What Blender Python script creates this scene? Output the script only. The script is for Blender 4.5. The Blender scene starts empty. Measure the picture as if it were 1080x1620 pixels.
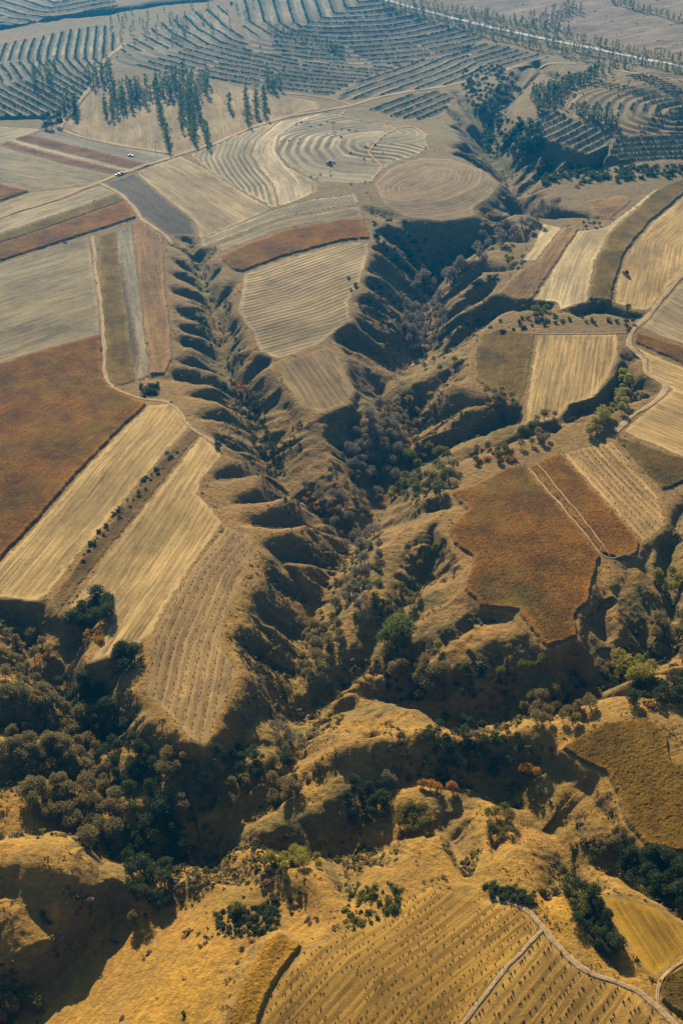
import bpy, math, random
import numpy as np
from math import radians as R
random.seed(7); rng = np.random.default_rng(7)
S = bpy.context.scene
COL = S.collection

# ------------------------------------------------------------------ camera, sky, sun, exposure
H0 = 350.0; PITCH = R(34.0); FPX = 2110.0          # photograph is 1080 x 1620
cam_d = bpy.data.cameras.new('camera'); cam = bpy.data.objects.new('camera', cam_d); COL.objects.link(cam)
cam.location = (0, 0, H0); cam.rotation_euler = (math.pi/2 - PITCH, 0, 0)
cam_d.sensor_fit = 'VERTICAL'; cam_d.sensor_height = 24; cam_d.lens = 24*FPX/1620
cam_d.clip_start = 1; cam_d.clip_end = 30000
S.camera = cam
SUN_EL, SUN_AZ = R(28.5), R(-13.0)                 # azimuth measured from +Y towards +X
W = bpy.data.worlds.new('World'); S.world = W; W.use_nodes = True
wn = W.node_tree.nodes; sky = wn.new('ShaderNodeTexSky'); sky.sky_type = 'NISHITA'; sky.sun_disc = False
sky.sun_elevation = SUN_EL; sky.sun_rotation = SUN_AZ; sky.altitude = 400
wn['Background'].inputs['Strength'].default_value = 0.05
W.node_tree.links.new(sky.outputs[0], wn['Background'].inputs[0])
sl = bpy.data.lights.new('sun', 'SUN'); sl.energy = 5.0; sl.angle = R(0.5); sl.color = (1, .84, .60)
so = bpy.data.objects.new('sun', sl); COL.objects.link(so)
so.rotation_euler = (math.pi/2 - SUN_EL, 0, math.pi - SUN_AZ); so.location = (0, 600, 900)
S.view_settings.view_transform = 'Standard'; S.view_settings.look = 'None'
S.view_settings.exposure = 1.15; S.view_settings.gamma = 1
S.cycles.volume_bounces = 0; S.cycles.max_bounces = 5; S.cycles.diffuse_bounces = 2
S.cycles.transparent_max_bounces = 4; S.cycles.transmission_bounces = 2

# ------------------------------------------------------------------ pixel <-> world helpers
cp, sp_ = math.cos(PITCH), math.sin(PITCH)
def ray(px, py):
    a = (np.asarray(px, float)-540)/FPX; b = (810-np.asarray(py, float))/FPX
    return a, cp + b*sp_, -sp_ + b*cp               # x, y, z of direction
def unproj(px, py, z=0.0):
    dx, dy, dz = ray(px, py); t = (z-H0)/dz
    return dx*t, dy*t
def yrow(y, z=0.0):                                  # photo row of ground distance y
    dep = y*cp + (H0-z)*sp_; up = y*sp_ - (H0-z)*cp
    return 810 - FPX*up/dep

# ------------------------------------------------------------------ noise
TAB = rng.random((512, 512)).astype(np.float32)
def vnoise(x, y, o=0):
    x = x + o*37.3; y = y + o*91.7
    xi = np.floor(x).astype(np.int64); yi = np.floor(y).astype(np.int64)
    fx = x-xi; fy = y-yi; fx = fx*fx*(3-2*fx); fy = fy*fy*(3-2*fy)
    x0 = xi & 511; x1 = (xi+1) & 511; y0 = yi & 511; y1 = (yi+1) & 511
    return ((TAB[x0, y0]*(1-fx)+TAB[x1, y0]*fx)*(1-fy) + (TAB[x0, y1]*(1-fx)+TAB[x1, y1]*fx)*fy)*2-1
def fbm(x, y, n=4, o=0, g=.5):
    s = 0; a = 1; t = 0
    for i in range(n):
        s = s + a*vnoise(x*2**i, y*2**i, o+i*3); t += a; a *= g
    return s/t

# ------------------------------------------------------------------ land data (photo pixels, unprojected onto the land)
def P(s): return [tuple(float(v) for v in t.split(',')) for t in s.split()]
BUMPS = [(560, 232, 75, 50, 9), (690, 300, 80, 60, 7), (1010, 170, 90, 90, 12), (640, 60, 160, 200, -14), (60, 110, 90, 110, 9),
         (330, 60, 90, 120, 6), (470, 480, 60, 60, 3), (880, 840, 35, 35, 2.5), (120, 760, 60, 60, 3), (985, 420, 60, 70, 5), (90, 1365, 22, 20, 3),
         (1010, 1170, 30, 30, 4), (480, 1560, 40, 30, 3), (760, 1560, 50, 40, 2)]
BW = [unproj(b[0], b[1]) + b[2:] for b in BUMPS]
def base(x, y):
    z = 4.0*fbm(x/260., y/260., 2, 5) + .8*fbm(x/45., y/45., 2, 9)
    for bx, by, sx, sy, h in BW:
        z = z + h*np.exp(-((x-bx)/sx)**2 - ((y-by)/sy)**2)
    return z
def onbase(pts, drop=0.0):
    px = np.array([p[0] for p in pts], float); py = np.array([p[1] for p in pts], float)
    d = np.array([p[2] if len(p) > 2 else drop for p in pts], float)
    z = -d
    for _ in range(6):
        x, y = unproj(px, py, z); z = base(x, y) - d
    return np.stack([x, y], 1), z
# channels: slope, floor half width, points px,py,depth
CH = [
 (.80, 3.5, "840,100,2 815,140,7 795,170,12 778,205,18 772,245,24 800,285,30 805,318,32 765,355,32 715,395,32 690,440,32 668,480,32 668,520,31 672,560,31 650,600,30 635,640,30 628,690,30 610,740,30 598,790,30 580,840,30 572,890,30 556,935,30 530,985,30 505,1040,30 495,1090,30 480,1150,30 440,1215,29 370,1250,28 290,1275,27 225,1320,27 190,1380,26 182,1430,25 110,1520,24 30,1595,24 -80,1650,24"),
 (.34, 3, "182,1430,24 110,1520,23 30,1595,23 -80,1650,23"),
 (1.1, 4, "1200,262,12 1120,268,18 1040,280,24 960,290,27 890,298,29 805,318,32"),
 (.9, 1, "905,212,3 880,250,17 855,295,29"), (.9, 1, "868,228,4 842,262,19 815,295,30"), (.9, 1, "950,235,3 930,260,15 900,292,27"),
 (.9, 1, "840,200,3 815,225,14 778,255,25"), (.9, 1, "1010,258,4 990,272,14 965,288,26"), (.9, 1, "722,150,3 745,185,10 772,225,21"), (.9, 1, "700,170,2 735,205,9 772,240,23"),
 (.9, 1, "860,110,2 830,140,7 800,170,12"), (.9, 1, "718,235,2 745,245,10 775,262,26"), (.8, 1, "735,262,2 770,285,14 800,300,29"),
 (.75, 1.5, "285,372,1 305,395,5 318,430,8 330,475,10 342,520,12 352,565,14 368,610,16 392,650,19 415,700,21 440,740,23 470,780,25 510,815,28 575,855,30"),
 # herringbone left of the upper valley
 (.8, .6, "268,388,1 290,400,3 312,415,7"), (.8, .6, "266,410,1.5 290,424,5 318,440,8"), (.8, .6, "262,432,1.5 290,445,6 322,462,9"), (.8, .6, "264,458,2 292,470,6 330,488,10"),
 (.8, .6, "270,486,1.5 300,505,7 336,520,11"), (.8, .6, "272,515,2 305,530,7 345,545,12"), (.8, .6, "262,538,2 300,552,8 350,572,14"), (.8, .6, "278,575,2 310,585,8 358,598,15"),
 (.8, .6, "218,600,2 260,600,6 310,612,10 372,628,17"), (.8, .6, "305,628,2 345,640,9 392,660,19"),
 # right of the upper valley
 (.9, .6, "378,415,2 352,432,6 326,452,8"), (.9, .6, "385,448,3 356,475,8 334,492,10"), (.9, .6, "395,502,3 366,528,9 346,545,12"), (.9, .6, "386,532,3 368,560,11 355,582,14"),
 (.9, .6, "438,568,4 405,600,12 372,622,17"), (.9, .6, "345,395,1 330,410,4 318,425,7"), (.9, .6, "440,620,3 420,650,11 400,670,19"), (.8, 1, "500,690,6 470,710,14 440,735,22"),
 # left bank, lower valley
 (.8, .8, "318,662,2 360,672,10 402,690,20"), (.8, .8, "338,690,3 378,715,10 425,728,21"), (.85, 2.0, "345,762,3 385,758,8 440,752,20 455,765,24"), (.8, .8, "372,800,2 420,798,9 480,796,25"),
 (.85, 1.5, "395,835,4 430,836,8 470,836,14 545,850,28"), (.8, 1, "402,868,3 450,890,12 500,900,20 562,905,30"), (.8, 1, "405,905,4 440,930,14 490,955,22 540,965,30"), (.8, 1, "398,950,5 430,985,16 470,1010,24 512,1020,30"),
 (.9, 1, "352,1020,4 390,1040,13 430,1062,22 492,1085,30"), (.8, 1, "385,1120,4 420,1135,15 475,1140,29"), (.8, 1, "330,1195,5 380,1205,16 440,1210,30"),
 # peninsula, right edge
 (.95, 1, "570,330,2 620,365,14 670,390,26 705,410,32"), (.95, 1, "588,300,2 640,350,12 720,370,26 765,355,32"), (.95, 1, "592,395,3 630,425,17 675,460,32"), (.95, 1, "575,430,3 620,455,18 668,490,32"), (.95, 1, "560,480,3 605,505,18 668,530,31"),
 (1.0, 5, "528,532,6 575,562,16 625,592,26 650,605,30"), (.95, 1, "563,505,2 600,540,15 665,565,31"), (.9, 1.5, "526,668,4 534,700,13 548,740,22 592,792,29"), (.9, 1, "560,600,3 575,640,12 600,690,24 625,710,30"), (.85, 1, "800,340,2 790,345,14 765,357,32"),
 # right side of the main ravine
 (.8, 1, "805,428,2 760,440,10 715,470,21 672,505,31"), (.8, 1, "785,482,2 750,495,10 715,525,21 674,555,31"),
 (.9, 1.5, "1010,503,2 960,502,8 900,503,12 850,500,14 800,505,16 760,518,19 725,545,23 695,575,27 655,600,30"), (.9, 1, "970,482,2 940,492,6 905,502,11"), (.9, 1, "830,475,2 815,488,7 800,503,15"),
 (.9, 1.2, "955,350,3 910,352,7 872,356,12 830,362,22 780,352,31"), (.8, 1, "850,385,2 815,398,12 770,405,22 700,425,32"),
 (.7, 1, "742,598,2 705,612,8 665,640,18 636,655,30"), (.7, 1, "735,560,2 700,580,10 668,600,24"), (.8, 1, "780,635,2 740,650,9 690,668,18 632,690,30"),
 (.95, 1.5, "1045,630,2 1008,618,7 985,640,11 950,652,13 905,668,15 870,690,18 825,704,20 780,722,22 740,735,24 700,750,26 660,768,28 605,795,30"),
 (.95, 1, "1012,566,2 986,576,7 984,600,9 972,642,12"), (.8, 1, "850,668,2 815,678,9 760,700,16 700,722,22 640,752,28"), (.8, 1, "880,640,2 878,665,7 862,690,17"), (.8, 1, "735,700,4 700,715,15 660,735,24"),
 # below the big corn field
 (.8, 1.5, "722,800,3 690,812,8 645,828,13 610,842,24 580,850,30"), (.8, 1, "715,770,2 670,775,8 625,790,22 600,800,30"),
 (.85, 1.5, "738,868,3 705,868,7 682,888,11 662,915,16 642,955,20 615,1005,24 585,1060,27 500,1110,31"), (.95, .8, "742,936,2 705,955,10 650,988,20"), (.95, .8, "800,972,2 740,990,11 690,1020,18 650,1050,24"),
 (.95, 1, "790,985,4 745,1000,14 700,1035,20 600,1075,27"), (.95, 2, "838,1012,3 800,1030,13 750,1075,20 680,1110,25 600,1120,28"), (.85, 1, "870,1025,2 860,1060,10 830,1095,18 790,1130,24"), (.8, 1, "640,870,3 620,900,12 595,930,22 560,945,30"),
 (.8, 1.5, "1160,930,8 1075,1000,14 1035,1050,18 980,1080,20 900,1115,22 820,1135,24 740,1150,26 650,1150,28 560,1160,29 482,1165,31"),
 (.95, 1.5, "945,888,3 925,920,9 922,975,14 945,1040,17 960,1085,20"), (.95, 1.5, "1028,875,3 1015,920,10 1008,985,15 1020,1055,18"), (.9, 1, "1090,800,3 1055,850,7 1062,915,11 1055,985,15"), (.8, 1, "905,1020,2 915,1060,10 910,1105,21"),
 # south
 (.8, 2, "1160,1370,10 1060,1365,14 985,1345,16 900,1335,18 840,1305,20 780,1275,22 720,1290,24 640,1305,25 560,1335,26 480,1345,28 400,1335,30 300,1355,28 195,1385,28"),
 (.9, 1.5, "938,1226,3 905,1234,8 860,1240,13 810,1262,20 770,1278,22"), (.9, 1, "830,1195,3 800,1225,12 790,1262,21"), (.9, 1, "700,1200,4 720,1235,14 730,1280,23"), (.9, 1, "610,1215,4 640,1250,14 660,1295,24"), (.8, 1, "540,1240,4 520,1290,14 490,1335,27"),
 (.9, 1.5, "985,1530,2 958,1500,7 935,1450,11 915,1400,14 900,1345,18"), (.9, 1, "860,1420,3 880,1390,9 900,1355,17"), (.8, 1, "1080,1460,3 1040,1430,6 1000,1400,10 960,1370,15"), (.8, 1, "740,1395,2 730,1350,11 715,1300,23"), (.7, 1, "560,1430,2 540,1390,12 520,1345,26"), (.6, 1, "400,1440,3 360,1400,14 330,1360,31"),
 # west
 (.8, 2, "-60,905,3 0,965,9 50,1020,15 90,1085,19 130,1150,19 170,1220,22 215,1300,26"), (.9, 1, "178,942,3 152,985,8 108,1045,15"), (.9, 1, "222,1030,3 195,1062,9 150,1115,17"), (.9, 1, "95,960,2 85,1000,9 70,1045,16"), (.9, 1, "-40,1040,3 10,1060,10 70,1075,17"),
 (.8, 1, "295,1180,3 262,1205,12 215,1265,28"), (.9, 1, "260,1120,3 220,1140,11 165,1180,24"), (.8, 1, "-60,1140,6 0,1150,10 60,1165,16 130,1175,24"), (.8, 1, "-60,1250,6 0,1240,8 70,1235,13 150,1240,20"), (.8, 1, "-60,1325,4 20,1330,8 90,1325,13 190,1345,26"),
 (.9, 3, "50,1405,5 85,1440,11 110,1480,17 128,1510,22"),
 # far away
 (.9, 3, "-80,72,8 20,56,13 60,48,13 100,40,12 160,32,10 250,15,7 330,5,5"), (1.0, 2, "-60,200,9 0,196,8 45,194,7 75,190,2"), (.9, 2, "920,118,2 890,130,5 860,118,6 840,104,7"),
]
RIDGES = [(.74, 3.2, r) for r in (
 "180,1295,14 220,1255,13 262,1222,9", "425,1300,14 480,1268,9 540,1235,7 600,1226,11", "560,1268,14 640,1262,9 700,1262,9 750,1270,12", "590,1302,13 665,1292,11",
 "585,1120,17 640,1140,10 660,1162,8 700,1190,10 745,1212,13", "492,1215,15 540,1180,9 562,1150,12", "740,1262,10 785,1290,6 838,1372,5", "345,1130,8 420,1160,13 475,1188,20",
 "478,1085,21 525,1030,14 565,978,10 592,930,7 606,880,6 645,842,6 690,822,3 738,812,0", "702,1056,10 735,1022,5 775,1002,2 828,990,1", "652,1008,9 698,978,4 745,952,1", "685,742,15 740,712,8 800,686,5 862,670,3",
 "600,640,18 640,606,9 680,590,7 720,565,4", "-40,1212,6 30,1218,8 90,1258,15", "-40,1295,3 60,1300,7 110,1312,12", "115,985,5 80,1030,9 40,1078,16", "-60,1345,0 60,1350,-1 120,1366,1 160,1392,8", "-60,1425,1 10,1450,3 45,1500,7 68,1550,14",
 "870,1230,8 920,1245,6 960,1300,4", "560,985,18 600,930,10", "650,968,9 698,938,4 742,918,1", "850,1012,2 838,1050,8 830,1092,15", "500,672,3 494,712,7 505,755,11 540,800,18 578,836,25", "470,640,4 445,680,10 440,705,16", "560,625,3 590,665,8 612,705,15 618,740,22", "545,560,5 600,590,12 640,618,20", "300,1230,16 350,1225,14 400,1200,12", "210,1190,10 250,1160,6 280,1140,3", "880,1065,10 860,1100,14", "1000,888,1 986,940,3 974,985,7 954,1018,13", "905,985,2 942,1034,8 972,1072,14")]
FIELDS = []
def F(name, mat, poly, guide, sp, lift=0.0): FIELDS.append((name, mat, P(poly), P(guide), sp, lift))
# far bund land: rows of shrubs along the contours
F('planted_terraces', 'bund', "-60,95 0,72 60,60 100,50 165,40 190,60 185,75 165,92 150,128 128,153 106,178 75,182 0,182 -60,190", "72,50 64,75 60,95 80,120 120,142", 8.5)
F('planted_terraces', 'bund', "-60,30 -60,-20 150,-20 190,8 150,17 100,22 60,32 20,40", "-10,10 30,22 70,28 120,22 170,12", 17)
F('planted_terraces', 'bund', "172,98 190,82 215,60 250,40 300,22 350,8 362,30 400,82 480,97 560,108 700,92 640,101 560,131 520,152 455,146 340,124 300,118 250,112", "250,30 270,52 310,74 370,90 450,106 540,118", 14.5)
F('planted_terraces', 'bund', "365,5 380,-30 560,-40 610,8 745,50 770,62 700,89 560,105 480,94 402,79", "385,-10 395,35 430,58 540,68 640,62 740,40", 15.5)
F('planted_terraces', 'bund', "530,160 565,131 640,102 750,68 790,72 868,90 800,109 755,122 710,134 640,144 590,154", "540,152 640,117 700,92 800,60", 14)
F('planted_terraces', 'bund', "585,174 640,152 690,145 718,152 700,180 660,190 620,184", "600,180 690,146", 12)
F('planted_terraces', 'ringbund', "898,165 925,138 960,122 1080,112 1180,112 1180,212 1080,212 1000,212 950,203 905,184", "1110,184 1060,186 1035,180 1040,168 1070,162 1110,162 1120,175 1110,184", 10)
F('planted_terraces', 'bund', "828,212 862,168 905,190 968,207 955,232 930,243 890,226", "850,215 910,185", 9.5)
F('planted_terraces', 'bund', "960,246 975,217 1180,214 1180,246 1080,250 1000,254", "960,240 1080,232", 10)
F('fallow_field', 'purple', "800,-20 1200,-20 1200,105 1085,92 950,66 850,42 760,18 720,0", "880,40 1020,15", 22)
F('sandy_field', 'sand', "102,200 130,163 155,133 185,128 300,132 345,130 450,152 508,162 505,172 450,184 340,227 280,243 200,231 140,218", "260,150 270,230", 9)
# west, upper
F('stubble_field', 'pale', "-60,205 0,200 68,204 20,222 0,228 -60,240", "0,215 60,204", 3)
F('stubble_field', 'grey', "50,212 95,206 140,221 280,245 246,261 150,236", "60,211 240,255", 2.4)
F('brown_field', 'redbrown', "24,219 46,213 150,238 243,262 214,268 120,244", "40,216 230,266", 2.4, .8)
F('stubble_field', 'pale', "14,223 22,220 120,246 212,269 205,272 110,249", "16,222 205,270", 2.4)
F('brown_field', 'redbrown', "4,229 12,224 108,250 202,272 188,276 100,258", "10,226 200,274", 2.4, .6)
F('stubble_field', 'greygreen', "-60,222 0,231 100,260 184,278 158,288 100,297 50,302 0,290 -60,284", "0,255 170,284", 2.8)
F('corn_field', 'rust', "-60,286 0,292 47,303 0,319 -60,330", "0,292 47,303", 2, 1.6)
F('stubble_field', 'straw2', "-60,334 0,322 50,304 100,299 154,291 100,309 0,341 -60,356", "0,332 150,291", 2.6)
F('stubble_field', 'pale', "-60,362 0,346 100,315 158,294 184,305 100,335 0,369 -60,382", "0,358 170,300", 2.6)
F('corn_field', 'olive', "-60,386 0,372 100,338 185,307 197,318 100,352 0,385 -60,402", "0,378 190,312", 2.2, 1.2)
F('corn_field', 'rust', "-60,404 0,387 100,354 198,319 216,344 150,366 0,414 -60,436", "0,400 205,330", 2.2, 1.7)
F('stubble_field', 'greygreen', "-60,440 0,419 100,386 140,375 148,425 157,480 158,528 60,555 0,574 -60,592", "0,505 155,455", 3.2)
F('corn_field', 'rust', "-60,600 0,577 60,558 160,531 164,598 174,613 214,632 233,640 180,690 110,765 40,845 0,886 -60,940", "0,760 120,660 230,600", 2.6, 1.8)
F('grain_strip', 'olive', "158,374 184,364 215,604 190,610 172,604 168,550 160,480", "165,380 190,600", 3, .7)
F('plowed_strip', 'plow', "185,420 196,418 220,560 214,598 205,590", "190,420 215,590", 2.5)
F('stubble_field', 'grey', "186,364 208,357 236,590 218,600 221,560 197,416 185,418", "190,370 225,590", 3)
F('corn_field', 'brown', "209,356 224,350 259,377 261,450 270,520 272,570 262,592 238,592", "215,360 250,590", 2.4, 1.5)
F('plowed_field', 'plow', "166,289 212,275 250,305 298,342 312,372 262,371 240,352 222,340 212,324 190,305", "200,285 300,365", 3.5)
F('stubble_field', 'straw2', "215,273 285,247 330,270 428,330 380,352 316,378 312,356 298,340 252,305", "230,275 350,350", 2.4)
F('striped_field', 'stripe', "300,245 340,229 395,206 442,191 404,222 396,245 408,268 430,290 440,325 432,329 380,300 330,270", "442,191 404,222 396,245 410,268 432,292 441,325", 4.2)
F('swirl_field', 'swirl', "444,191 520,178 470,194 440,215 436,240 452,262 500,288 504,302 470,317 442,326 432,290 410,266 398,245 406,222", "442,191 404,222 396,245 410,268 432,292 441,325", 3.5)
F('ring_field', 'ring', "522,178 545,184 600,196 625,203 650,200 672,212 678,232 660,245 612,262 588,288 565,290 540,290 505,288 454,260 438,240 442,215 472,194", "612,255 570,252 540,246 528,233 535,218 560,212 600,208", 7.5)
F('stubble_field', 'stripe2', "318,378 428,334 490,316 562,306 568,322 500,332 440,345 350,380 318,392", "318,380 430,337 562,312", 2.2)
F('fallow_field', 'greygreen', "345,388 440,350 500,337 568,326 574,344 500,350 440,362 350,396", "350,390 570,335", 2.4)
F('corn_field', 'rust', "349,408 400,384 450,366 540,349 574,348 586,377 540,381 450,405 385,430 368,428", "360,415 450,384 575,362", 2.4, 1.7)
F('stubble_field', 'rows', "385,434 450,410 540,386 584,382 582,402 568,450 551,478 554,505 535,520 505,545 440,568 412,556 400,528 376,490 384,455", "400,500 480,480 580,440", 3.6)
F('stubble_field', 'brownrows', "444,574 520,547 535,560 545,590 558,618 545,640 505,652 478,640 450,605", "460,590 500,650", 3.6)
F('oval_field', 'ring2', "592,290 615,267 665,250 715,252 765,271 788,290 775,310 748,328 750,341 700,349 642,343 605,322", "640,296 668,280 690,270 705,270 700,282 670,294 640,300", 3.6)
# east, upper
F('brown_field', 'brown', "926,318 990,311 998,318 963,348 942,341", "930,320 990,313", 2.4, .8)
F('stubble_field', 'cream', "1034,300 1045,297 998,335 963,368 938,420 928,476 885,490 880,478 845,474 912,366 957,360", "1030,302 962,362 932,415 915,476", 2.6)
F('corn_field', 'olive', "1200,240 1080,284 1046,295 1000,335 965,369 940,420 930,474 966,477 970,450 988,400 1028,350 1080,307 1200,262", "1080,295 1015,345 970,400 950,475", 2.6, 1.7)
F('stubble_field', 'straw', "1200,275 1080,311 1031,352 991,402 974,450 971,478 1000,490 1024,491 1078,430 1200,340", "1080,330 1025,380 1000,480", 2.8)
F('grain_strip', 'brown', "892,360 916,362 842,473 818,476 787,464 820,428 848,416", "905,362 820,470", 2.4, 1.1)
F('stubble_field', 'cream', "858,354 888,360 846,413 826,412 842,392", "875,356 835,410", 2.4)
F('stubble_field', 'straw2', "1086,436 1200,360 1200,590 1085,545 1012,520 1030,500 1050,476", "1030,500 1090,530", 3.4)
F('corn_field', 'rust', "1004,526 1085,552 1200,600 1200,612 1085,578 1004,542", "1005,530 1085,560", 2.4, 1.4)
F('stubble_field', 'straw', "1001,547 1085,583 1200,620 1200,760 1082,724 985,682 1018,652 1062,616 1022,590 1025,568", "990,660 1085,700", 3)
F('grain_strip', 'olive', "758,532 785,522 845,528 832,610 820,640 790,628 752,600 752,560", "800,525 790,630", 2.4, .9)
F('stubble_field', 'straw', "850,529 976,529 977,565 960,600 938,628 900,640 882,662 829,673 838,600", "905,530 880,660", 3)
F('corn_field', 'dkolive', "972,690 1082,728 1200,790 1200,860 1085,762 1048,776 1010,735", "980,700 1085,750", 2.4, 1.5)
F('corn_field', 'rustolive', "713,783 745,772 800,742 832,740 890,808 948,880 938,920 930,955 908,975 912,1010 865,1025 835,996 818,968 760,960 733,935 742,905 748,882 716,860 708,838 740,810", "832,740 948,880", 2.6, 1.9)
F('corn_field', 'rust', "838,739 862,727 886,719 1012,860 1004,880 980,886 952,878 895,808", "838,739 952,878", 2.6, 1.6)
F('stook_field', 'stookbase', "889,717 968,698 1040,785 1052,830 1016,858 950,785", "889,717 1016,858", 3.4)
# west, lower
F('stubble_field', 'straw', "236,640 275,638 300,676 285,690 190,800 75,940 60,950 0,946 -60,960 -60,950 0,890 40,850 112,768 182,692", "280,640 160,790 30,945", 3)
F('weedy_strip', 'weeds', "303,680 316,686 255,765 170,870 95,965 84,945 195,802 287,692", "305,685 90,955", 3, .7)
F('stubble_field', 'straw', "319,690 340,706 350,722 318,760 312,782 330,798 354,826 300,900 236,1008 200,1030 140,1048 178,985 172,940 145,942 103,970 172,872 258,766", "330,695 250,820 120,1000", 3)
F('stook_field', 'stookbase2', "358,832 398,846 394,898 352,985 350,1022 378,1062 325,1178 300,1168 234,1098 238,1010 302,902", "358,832 300,902 250,1010 230,1090", 3.6)
# south
F('corn_field', 'gold', "440,1478 478,1497 430,1560 395,1660 340,1660 390,1535 415,1495", "460,1490 370,1640", 2.2, 1.9)
F('stook_field', 'stookgold', "482,1500 540,1480 600,1443 682,1400 775,1422 828,1432 856,1466 780,1548 700,1660 400,1660 434,1560", "680,1402 540,1500 400,1650", 2.9)
F('stook_field', 'stookgold2', "864,1470 890,1508 942,1548 1005,1566 1075,1660 712,1660 785,1552", "864,1470 720,1650", 3.2)
F('fallow_field', 'gold2', "942,1412 990,1420 1040,1436 1085,1470 1085,1500 1036,1550 1010,1520 975,1475", "950,1420 1030,1540", 3)
F('corn_field', 'dkolive', "1095,1520 1040,1552 1046,1582 1100,1625 1180,1660 1180,1500", "1040,1552 1100,1625", 2.4, 1.8)
F('corn_field', 'rustgold', "890,1185 920,1162 960,1146 1020,1136 1052,1160 1062,1205 1130,1215 1130,1345 1082,1350 1020,1338 985,1300 975,1258 955,1222 920,1206", "1040,1150 1050,1340", 2.4, 1.8)

# ------------------------------------------------------------------ land grid (a fan of rows, finer near than far)
MARG = 1.32
YR = np.concatenate([np.linspace(1770, -60, 1560)])
Yv = unproj(540, YR)[1]
Yext = Yv[-1] * np.geomspace(1.03, 4.0, 40)
Yv = np.concatenate([np.linspace(Yv[0]-160, Yv[0]-1.5, 60), Yv, Yext]); NR = len(Yv)
NC = 900
sv = np.linspace(-1, 1, NC)
hw = lambda y: MARG*(540/FPX)*(y*cp + H0*sp_)
GY = np.repeat(Yv[:, None], NC, 1); GX = hw(Yv)[:, None]*sv[None, :]
def seg_dist(x, y, pts, zz=None):
    best = np.full(x.shape, 1e9, np.float64); bz = np.zeros_like(best); bs = np.zeros_like(best); sd = np.zeros_like(best)
    s0 = 0.0
    for i in range(len(pts)-1):
        ax, ay = pts[i]; bx, by = pts[i+1]; dx, dy = bx-ax, by-ay; L2 = dx*dx+dy*dy+1e-9; L = math.sqrt(L2)
        t = ((x-ax)*dx+(y-ay)*dy)/L2; tc = np.clip(t, 0, 1)
        qx = ax+tc*dx-x; qy = ay+tc*dy-y; d = qx*qx+qy*qy
        m = d < best; best = np.where(m, d, best); bs = np.where(m, s0+tc*L, bs)
        if zz is not None: bz = np.where(m, zz[i]+(zz[i+1]-zz[i])*tc, bz)
        c = dx*(y-ay)-dy*(x-ax); sd = np.where(m, np.sign(c), sd); s0 += L
    return np.sqrt(best), bz, bs, sd
print('grid', GX.shape)
B = base(GX, GY)
wx = GX + 3.2*fbm(GX/24., GY/24., 3, 20); wy = GY + 3.2*fbm(GX/24., GY/24., 3, 31)
K = .62
acc = np.exp(-K*0.0)*np.ones_like(B)                 # heights relative to base: exp(-K*(z-B))
fine = fbm(GX/5.5, GY/5.5, 3, 44)
chan_near = np.full(B.shape, 1e3)
arng = np.random.default_rng(21)
def side_gullies(ci, i0, i1, step, ln, dmin=1.5):
    pts = P(CH[ci][2])[i0:i1]; w, _ = onbase([(a, b, c*.86) for a, b, c in pts]); dep = np.array([p[2]*.86 for p in pts])
    L = np.r_[0, np.cumsum(np.hypot(*np.diff(w, axis=0).T))]; t = arng.uniform(0, step)
    while t < L[-1]:
        for sd in (-1, 1):
            tt = min(max(t+arng.uniform(-.35, .35)*step, 0), L[-1]); p = np.array([np.interp(tt, L, w[:, 0]), np.interp(tt, L, w[:, 1])]); q2 = np.array([np.interp(tt+2, L, w[:, 0]), np.interp(tt+2, L, w[:, 1])]); q1 = np.array([np.interp(tt-2, L, w[:, 0]), np.interp(tt-2, L, w[:, 1])])
            tg = (q1-q2)/np.linalg.norm(q1-q2); a = math.radians(arng.uniform(15, 55)); nr = np.array([-tg[1], tg[0]])*sd; d = nr*math.cos(a)+tg*math.sin(a); l_ = ln*arng.uniform(.55, 1.25); dd = float(np.interp(tt, L, dep)); cv = nr*arng.uniform(-.18, .25)*l_
            pp = [tuple(p), tuple(p+d*l_*.35+cv*.6), tuple(p+d*l_*.7+cv), tuple(p+d*l_)]; AUTO.append((arng.uniform(.95, 1.25), .5, (np.array(pp), np.array([dd-.5, dd*.72, dd*.42, arng.uniform(dmin, dmin+2)]))))
        t += step*arng.uniform(.65, 1.4)
AUTO = []
side_gullies(0, 4, 25, 15, 38); side_gullies(13, 8, 17, 13, 24); NCH = len(CH)
for j_, c_ in enumerate(CH):
    if c_[2].startswith('1160,930') or c_[2].startswith('1160,1370'): side_gullies(j_, 1, 10, 15, 26)
    if c_[2].startswith('738,868') or c_[2].startswith('1045,630') or c_[2].startswith('1010,503'): side_gullies(j_, 2, 9, 11, 15, 1)
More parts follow.
